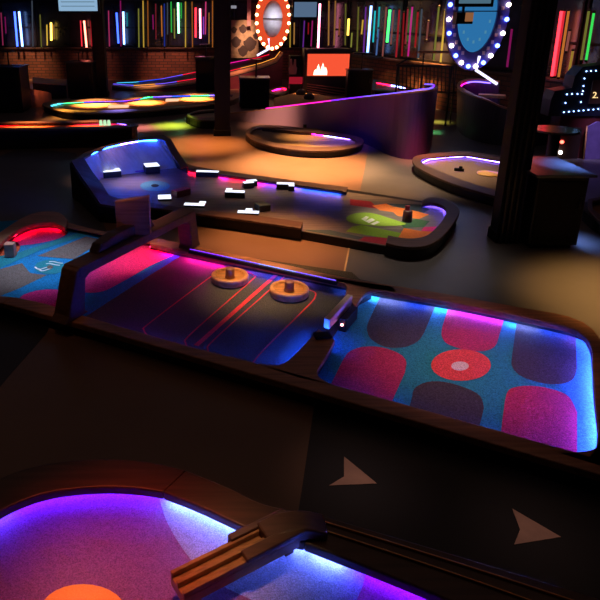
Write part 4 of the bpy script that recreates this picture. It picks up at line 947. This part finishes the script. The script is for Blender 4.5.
ringR = bulb_ring(272.8, 19, 17.5, 32, 9.8, 18.5, YR, 22, emit('red enamel added glow', (1, .10, .03), .75), mat('silver face', (.5, .48, .52), .85, spec=.1), 'tall oval red ring studded with warm bulbs around a silver face', ([emit('warm bulb', (1, .62, .25), 9)], .05), '')  # the hoop's red glow is put in as emission
YQ = at(478, 130, 0).y
t, c, e1, h, ie, ih = bulb_ring(478, 12, 31.5, 60, 20, 41, YQ, 24, mat('navy enamel', (.07, .05, .25), .4), emit('blue lit face', (.03, .2, .48), .8), 'tall oval navy ring with white and blue bulbs around a blue face', ([emit('white bulb', (1, .85, .75), 9), emit('blue bulb', (.12, .2, 1), 9)], .045), '')
for p_, r_ in ((ptr1, ringR[0]), (ptr2, t)): p_.parent = r_; p_.location = -r_.location
for s_ in (-1, 1):
    for k in range(7):
        a = -math.pi / 2 + s_ * (.45 + .2 * k); p = Vector((c.x + (e1 * .77) * math.cos(a), YQ - .012, c.z + h * .77 * math.sin(a)))
        b = MB(); b.box(p, (.05, .015, .07)); b.build('letter_mark', mat('pale pink paint', (.7, .45, .5), .5), t)
for k in range(7):
    a = -math.pi / 2 + (k - 3) * .42; p = Vector((c.x + ie * .74 * math.cos(a), YQ + .045, c.z + ih * .74 * math.sin(a)))
    b = MB(); b.box(p, (.035, .015, .06), 0); b.build('face_mark', emit('pale blue face mark', (.15, .5, .8), .45), t)

# ---------------------------------------------------------------- flame screen cabinet
Yf = at(325, 95.5, 0).y
def vbox(t, x0, x1, y0, y1, name, m, Y=Yf, d=.05, dy=0, bev=.005):
    a = aty(x0, y1, Y); b_ = aty(x1, y0, Y); b = MB(); b.box(((a.x + b_.x) / 2, Y + dy + d / 2, (a.z + b_.z) / 2), (b_.x - a.x, d, b_.z - a.z)); return b.build(name, m, t, bev)
t = thing('arcade_cabinet', 'arcade cabinet with orange flame screen left of the post cabinet', 'arcade cabinet', (at(327, 103, 0).x, Yf, 0))
vbox(t, 303, 352, 49, 95.5, 'body', mat('dark grey cabinet', (.03, .02, .025), .5), d=.5, dy=.04)
vbox(t, 307, 350, 54, 76, 'screen', emit('orange screen', (1, .10, .04), .95), d=.02, dy=.015)
fm = emit('flame white', (1, .75, .55), 3)
for x0, x1, yt in ((316, 320, 64), (320, 325, 63), (323.5, 327, 67), (313.5, 316.5, 69)):
    A = aty(x0, 75, Yf); B_ = aty(x1, 75, Yf); T_ = aty((x0 + x1) / 2 + .6, yt, Yf); w_ = B_.x - A.x
    b = MB(); P = [A, B_, B_ + (T_ - B_) * .5 + Vector((.02, 0, 0)), T_, A + (T_ - A) * .55 - Vector((.02, 0, 0))]
    b.add([p + Vector((0, .0, 0)) for p in P] + [p + Vector((0, .01, 0)) for p in P], [[0, 1, 2, 3, 4], [9, 8, 7, 6, 5]] + [[i, (i + 1) % 5, 5 + (i + 1) % 5, 5 + i] for i in range(5)]); b.build('flame', fm, t)
for k in range(4):
    a = aty(307, 84 + k * 2.2, Yf); b_ = aty(345, 89 + k * 3.0, Yf)
    b = MB(); b.tube([a + Vector((0, .02, 0)), b_ + Vector((0, .02, 0))], .014, seg=6); b.build('trim_line', mat('dusty pink trim', (.5, .15, .15), .5), t)
t2 = thing('arcade_cabinet', 'dark arcade cabinet with pink figure, left of the flame screen', 'arcade cabinet', (at(296, 100, 0).x, Yf + .3, 0))
vbox(t2, 289, 302, 56, 94.5, 'body', M_BLACK, Yf + .3, .4)
b = MB()
cA = aty(293, 68, Yf + .28)
P = [(-.10, -.18), (.10, -.18), (.12, 0), (.09, .06), (.08, .24), (.03, .24), (.01, .08), (-.02, .08), (-.04, .26), (-.09, .25), (-.10, .05), (-.13, -.02)]
b.add([cA + Vector((x, 0, z)) for x, z in P] + [cA + Vector((x, .02, z)) for x, z in P], [list(range(12)), list(range(23, 11, -1))] + [[i, (i + 1) % 12, 12 + (i + 1) % 12, 12 + i] for i in range(12)]); b.build('figure_panel', mat('dusty pink panel', (.6, .25, .28), .5), t2)
vbox(t2, 289, 303, 77, 84, 'lit_panel', emit('red lit panel', (.8, .02, .05), .35), Yf + .27, .03)

# box hanging before the blue ring
Yh = YQ - .5
t = thing('hanging_box', 'small black box with orange-lit panel hanging before the blue face', 'box', (aty(466, 18, Yh).x, Yh, aty(466, 24, Yh).z))
vbox(t, 456, 474, 12, 24, 'body', M_BLACK, Yh, .2); vbox(t, 465, 474, 12.5, 21.5, 'lit_panel', emit('orange brown lit panel', (.5, .2, .08), .5), Yh - .02, .02)
q_ = aty(465, 12, Yh); b = MB(); b.box((q_.x, Yh + .1, (q_.z + CZ) / 2), (.04, .04, CZ - q_.z)); b.build('hanger', M_BLACKM, t)
# mural board and pink strip behind the middle
Ym = YB - .9
t = thing('mural_board', 'tan mural board with dark rounded blotches right of middle pillar', 'mural', (aty(246, 40, Ym).x, Ym, 0))
vbox(t, 231, 259, 20, 58, 'panel', mat('tan board with dark leaves', (.42, .25, .16), .6, var=.3), Ym, .05)
for x, y, r_ in ((234, 30, 3), (243, 29, 4), (236, 42, 5), (250, 44, 6.5), (243, 51, 5), (256, 36, 3)):
    c = aty(x, y, Ym - .004); k = aty(x + r_, y, Ym).x - c.x; b = MB()
    P = [c + Vector((k * (1 + .15 * math.sin(5 * a_)) * math.cos(a_), 0, k * (1 + .15 * math.cos(4 * a_)) * math.sin(a_))) for a_ in [2 * math.pi * i / 16 for i in range(16)]]
    b.add(P, [list(range(16))]); b.build('blotch', mat('dark leaf paint', (.06, .03, .03), .6), t)
vbox(t, 234, 256, 58, 84, 'support', M_BLACKM, Ym, .05)
o = vbox(None, 247, 252, -60, 26, 'pillar', mat('dusty pink pillar', (.5, .2, .22), .5), Ym - .1, .1); struct(o)
o = vbox(None, 231, 236.5, 5.5, 8.5, 'bar_sign', emit('sign glow', (.6, .6, .7), .4), Ym - .1, .03); tag(o, 'tiny pale lit sign high right of the middle pillar', 'sign')
t_ = aty(233, 5, Ym - .1); b = MB(); b.box((t_.x, Ym - .05, (t_.z + CZ) / 2), (.02, .02, CZ - t_.z)); b.build('hanger', M_BLACKM, o)

# ---------------------------------------------------------------- railing
Yr = at(430, 126, 0).y
t = thing('stair_railing', 'black steel railing with orange-lit bars before the brick wall', 'railing', (aty(430, 90, Yr).x, Yr, 0))
Mr = mat('railing steel', (.02, .014, .012), .5)
def P_(x, y): return aty(x, y, Yr)
b = MB(); b.tube([P_(396, 65.5), P_(408, 58.5)], .02); b.tube([P_(396, 65.5), P_(456, 66.5)], .022); b.tube([P_(400, 66), P_(456, 66.5)], .02); b.build('handrail', Mr, t)
b = MB(); b.tube([P_(398, 89), P_(456, 93)], .02); b.build('bottom_rail', Mr, t)
for k in range(15):
    x = 399 + k * 3.9
    b = MB(); b.tube([P_(x, 65.6 + k * .06), P_(x - .5, 89 + k * .28)], .012, seg=6); b.build('baluster', Mr, t)
for x in (398, 452):
    b = MB(); q_ = P_(x, 66); b.tube([q_, Vector((q_.x, Yr, 0))], .022); b.build('post', Mr, t)
b = MB(); q_ = P_(441, 53); b.box((q_.x, Yr + .3, q_.z), (P_(459, 53).x - P_(422, 53).x, .05, .05)); tag(b.build('wooden_bar', wood('orange handrail', (.5, .16, .05), .4), None, .005), 'orange wooden bar behind the railing top under the olive neon', 'bar')
for x in (424, 458):
    q_ = aty(x, 53, Yr + .3); m_ = MB(); m_.tube([q_, Vector((q_.x, Yr + .3, 0))], .015); m_.build('bar_post', Mr, bpy.data.objects['wooden_bar'])

# ---------------------------------------------------------------- right side: dotted cabinet, lamp cabinet, round table
Yd = at(575, 172, 0).y + .9
t = thing('arcade_cabinet', 'blue dotted arcade cabinet with golden digit at the right edge', 'arcade cabinet', (aty(585, 120, Yd).x, Yd + .2, 0))
P = [(548, 116), (551, 100), (555, 91), (572, 88), (575, 76), (583, 67), (640, 60), (640, 116)]
Q = [aty(x, y, Yd) for x, y in P]; n = len(Q); b = MB()
b.add(Q + [q_ + Vector((0, .3, 0)) for q_ in Q], [list(range(n)), list(range(2 * n - 1, n - 1, -1))] + [[i, (i + 1) % n, n + (i + 1) % n, n + i] for i in range(n)]); b.build('marquee', mat('navy black panel', (.008, .01, .025), .5), t)
dots = [(564 + 4.9 * k, 112.2 - .45 * k) for k in range(9)] + [(565.5, 103), (581, 102), (567, 94.3), (572, 94), (577.5, 94), (582, 94), (583, 91), (583.5, 86), (584.5, 78.5), (586.5, 71.3), (591, 71), (596, 70.7)]
for k, (x, y) in enumerate(dots):
    q_ = aty(x, y, Yd - .01); b = MB(); b.lathe([(0, -.014), (.014, 0), (0, .014)], q_, 8); b.build('dot_lamp', emit('blue white dot', (.25, .45, 1), 7), t)
vbox(t, 589, 640, 80, 104, 'digit_panel', mat('brown digit panel', (.05, .025, .015), .5), Yd - .03, .03)
cu = bpy.data.curves.new('digit', 'FONT'); cu.body = '2.'; cu.size = .14; cu.extrude = .005
tmp = bpy.data.objects.new('digit', cu); dm = bpy.data.meshes.new_from_object(tmp); bpy.data.objects.remove(tmp); dm.materials.clear(); dm.materials.append(emit('gold digit', (1, .7, .3), 1.2)); o = bpy.data.objects.new('digit', dm); COL.objects.link(o); q_ = aty(592, 98, Yd - .04); o.location = q_ - t.location; o.rotation_euler = (math.pi / 2, 0, 0); o.parent = t
vbox(t, 552, 640, 116, 168, 'body', mat('red brown cabinet', (.10, .015, .015), .5), Yd + .02, .3)
vbox(t, 551, 583, 128, 168, 'lower_panel', mat('brown black panel', (.03, .015, .012), .5), Yd - .02, .04)
for (x, y), m_ in (((562, 142), emit('red lamp', (1, .08, .05), 9)), ((560.5, 152.5), emit('white lamp', (1, .85, .75), 12))):
    q_ = aty(x, y, Yd - .05); b = MB(); b.lathe([(0, -.03), (.022, -.02), (.03, 0), (.022, .02), (0, .03)], q_, 12); b.build('button_lamp', m_, t)
a = aty(587, 126, Yd - .06); b_ = aty(583, 165, Yd - .06); b = MB(); b.tube([a, b_], .012); b.build('edge_strip', mat('brass edge', (.6, .3, .1), .4), t)
b = MB(); P = [aty(588, 127, Yd - .06), aty(597, 122, Yd - .06), aty(640, 122, Yd - .06), aty(640, 178, Yd - .06), aty(584, 165, Yd - .06)]; n = 5
b.add(P + [p + Vector((0, .04, 0)) for p in P], [list(range(n)), list(range(2 * n - 1, n - 1, -1))] + [[i, (i + 1) % n, n + (i + 1) % n, n + i] for i in range(n)]); b.build('side_panel', mat('violet side panel', (.16, .11, .30), .5), t)
b = MB(); q_ = at(600, 168, 0)
b.box((aty(600, 168, Yd).x, Yd + .2, .1), (1.2, .3, .2)); b.build('plinth', M_BLACKM, t)
c = at(545, 193, 0); ht = zat(129, c.y)
t = thing('round_table', 'round black bar table with glossy top behind the large cabinet', 'table', (c.x, c.y, 0))
rr = aty(578, 129, c.y).x - c.x
b = MB(); b.lathe([(0, ht - .03), (rr, ht - .03), (rr, ht), (0, ht)], (c.x, c.y, 0), 36, smooth_=False); b.build('tabletop', mat('glossy dark top', (.06, .06, .08), .2), t)
b = MB(); b.lathe([(0, 0), (.16, 0), (.15, .02), (.07, .1), (.07, ht - .3), (rr * .25, ht - .03), (0, ht - .03)], (c.x, c.y, 0), 28); b.build('pedestal', mat('navy pedestal', (.012, .014, .03), .5), t)

# ---------------------------------------------------------------- unseen room lamps and added spots
WARM = (1.0, 0.50, 0.20); AMB = (1.0, 0.62, 0.35)
def pool(px, py, col, power, size, h=4.3, back=0.6, rad=.2, z=0):
    g = at(px, py, z); spot('unseen spot', g, (g.x, g.y + back, h), col, power * 6, size, 1.0, rad)  # no fixture: some follow light pools on the floor, others added to brighten
def wash(px, py, col, power, size, off=0.0, out=1.6, h=4.2, Y=None):
    g = on_wall(px, py, off) if Y is None else aty(px, py, Y)
    spot('unseen spot', g, (g.x, g.y - out, h), col, power * 6, size, 1.0, .15)  # added spot without a fixture, brightens walls and objects
pool(355, 478, (1, .6, .5), 20, 10); pool(538, 530, (1, .6, .5), 16, 10)  # added to lift the floor arrows
pool(305, 165, WARM, 1300, 38)
pool(350, 185, WARM, 350, 34)
pool(205, 145, (1, .38, .10), 600, 28)
pool(222, 168, WARM, 200, 20)
pool(172, 126, (.45, .9, .08), 1500, 13); pool(142, 128, (1, .4, .5), 700, 12); pool(68, 117, (1, .6, .1), 900, 10)  # added coloured spots standing in for neon and LED colours on the floor
pool(118, 117, (.15, .15, 1), 1500, 10)
pool(420, 172, (1, .66, .4), 240, 38)
pool(655, 305, (1, .5, .15), 420, 32)
pool(425, 262, (1, .85, .75), 30, 30)
pool(268, 245, (1, .42, .15), 330, 26)
pool(335, 262, (1, .5, .25), 60, 16)
pool(262, 292, (1, .6, .3), 220, 17)
pool(461, 365, (1, .45, .35), 80, 24)
pool(120, 600, (1, .10, .04), 100, 19); pool(83, 606, (1, .5, .2), 60, 9)
pool(225, 578, (1, .62, .35), 60, 10)
pool(45, 265, (.7, .75, 1), 120, 22); pool(140, 262, (1, .25, .9), 40, 12); pool(135, 190, (1, .7, .75), 170, 12); pool(338, 310, (1, .75, .55), 60, 6)
pool(250, 192, (1, .7, .5), 80, 22)
pool(395, 225, (1, .8, .6), 180, 14)
pool(130, 215, (1, .42, .18), 150, 12, z=.55, back=-1.4); pool(70, 290, (1, .4, .2), 14, 8, z=.3, back=-1.2); pool(95, 152, (1, .45, .2), 150, 12, z=.4)
pool(430, 132, (.15, 1, .3), 900, 7)
pool(437, 122, (.9, .8, .1), 900, 7)
pool(305, 141, WARM, 260, 14)
pool(426, 140, (1, .1, .08), 500, 12, z=.4, back=-2.5)
pool(345, 122, (.16, .07, 1), 260, 16, z=.5, back=-2.5)
pool(272, 118, (1, .5, .4), 500, 16, z=.2, back=-2.5)
pool(305, 97, WARM, 900, 9)
pool(95, 108, WARM, 2200, 14); pool(145, 106, WARM, 1800, 13); pool(195, 102, WARM, 2000, 13)
pool(30, 126, (1, .35, .1), 1100, 12, z=.3); pool(90, 125, (1, .3, .1), 900, 9, z=.3)
pool(52, 92, WARM, 300, 8, z=.6)
Yf_ = at(170, 90, 0).y
wash(150, 82, WARM, 300, 14, Y=Yf_); wash(240, 66, (1, .35, .2), 260, 14, Y=Yf_)
wash(30, 62, (1, .45, .2), 220, 32); wash(95, 62, (1, .35, .25), 70, 28); wash(170, 62, (1, .35, .22), 180, 34)
wash(388, 70, (1, .42, .15), 260, 18); wash(425, 76, (1, .42, .13), 2500, 26, out=1.3)
wash(246, 40, (1, .6, .35), 330, 16, Y=Ym); wash(274, 16, (.9, .88, 1), 60, 20, Y=YR, h=3.2, out=1.2)  # added to brighten the mural and the silver face
wash(330, 15, (1, .5, .2), 60, 14); wash(545, 84, (1, .4, .3), 60, 20)
wash(32, 97, (1, .4, .2), 1500, 12, Y=at(25, 105, 0).y); wash(592, 145, (.6, .45, 1), 160, 12, Y=Yd); pool(572, 166, (.2, .35, 1), 700, 9, z=.8)  # added to brighten terracotta wall, violet panel and cabinet top
pool(207, 114, WARM, 500, 7); pool(88, 117, (1, .6, .05), 500, 8)
area('room ambience', (0, 6, 4.5), (0, 6, 0), (1.0, 0.55, 0.4), 17, 10, 8)  # both ambience areas are added soft fill without fixtures
area('room ambience', (0, 15, 4.5), (0, 15, 0), (0.55, 0.55, 1.0), 18, 14, 8)

# ---------------------------------------------------------------- world, camera, view
w = bpy.data.worlds.new('world'); S.world = w; w.use_nodes = True
w.node_tree.nodes['Background'].inputs['Color'].default_value = (0.01, 0.01, 0.014, 1)
w.node_tree.nodes['Background'].inputs['Strength'].default_value = 0.2
cam = bpy.data.cameras.new('camera'); co = bpy.data.objects.new('camera', cam); COL.objects.link(co)
co.location = (0, 0, H); co.rotation_euler = (math.pi / 2 - TH, 0, 0)
cam.sensor_width = 36; cam.lens = F / 600 * 36; cam.shift_x = (300 - CX) / 600; cam.shift_y = -(300 - CY) / 600
cam.clip_end = 200
S.camera = co
S.view_settings.view_transform = 'Standard'; S.view_settings.look = 'None'; S.view_settings.gamma = 1; S.view_settings.use_curve_mapping = False
S.view_settings.exposure = 0.0
S.cycles.use_denoising = True
S.cycles.sample_clamp_indirect = 4
S.cycles.max_bounces = 6
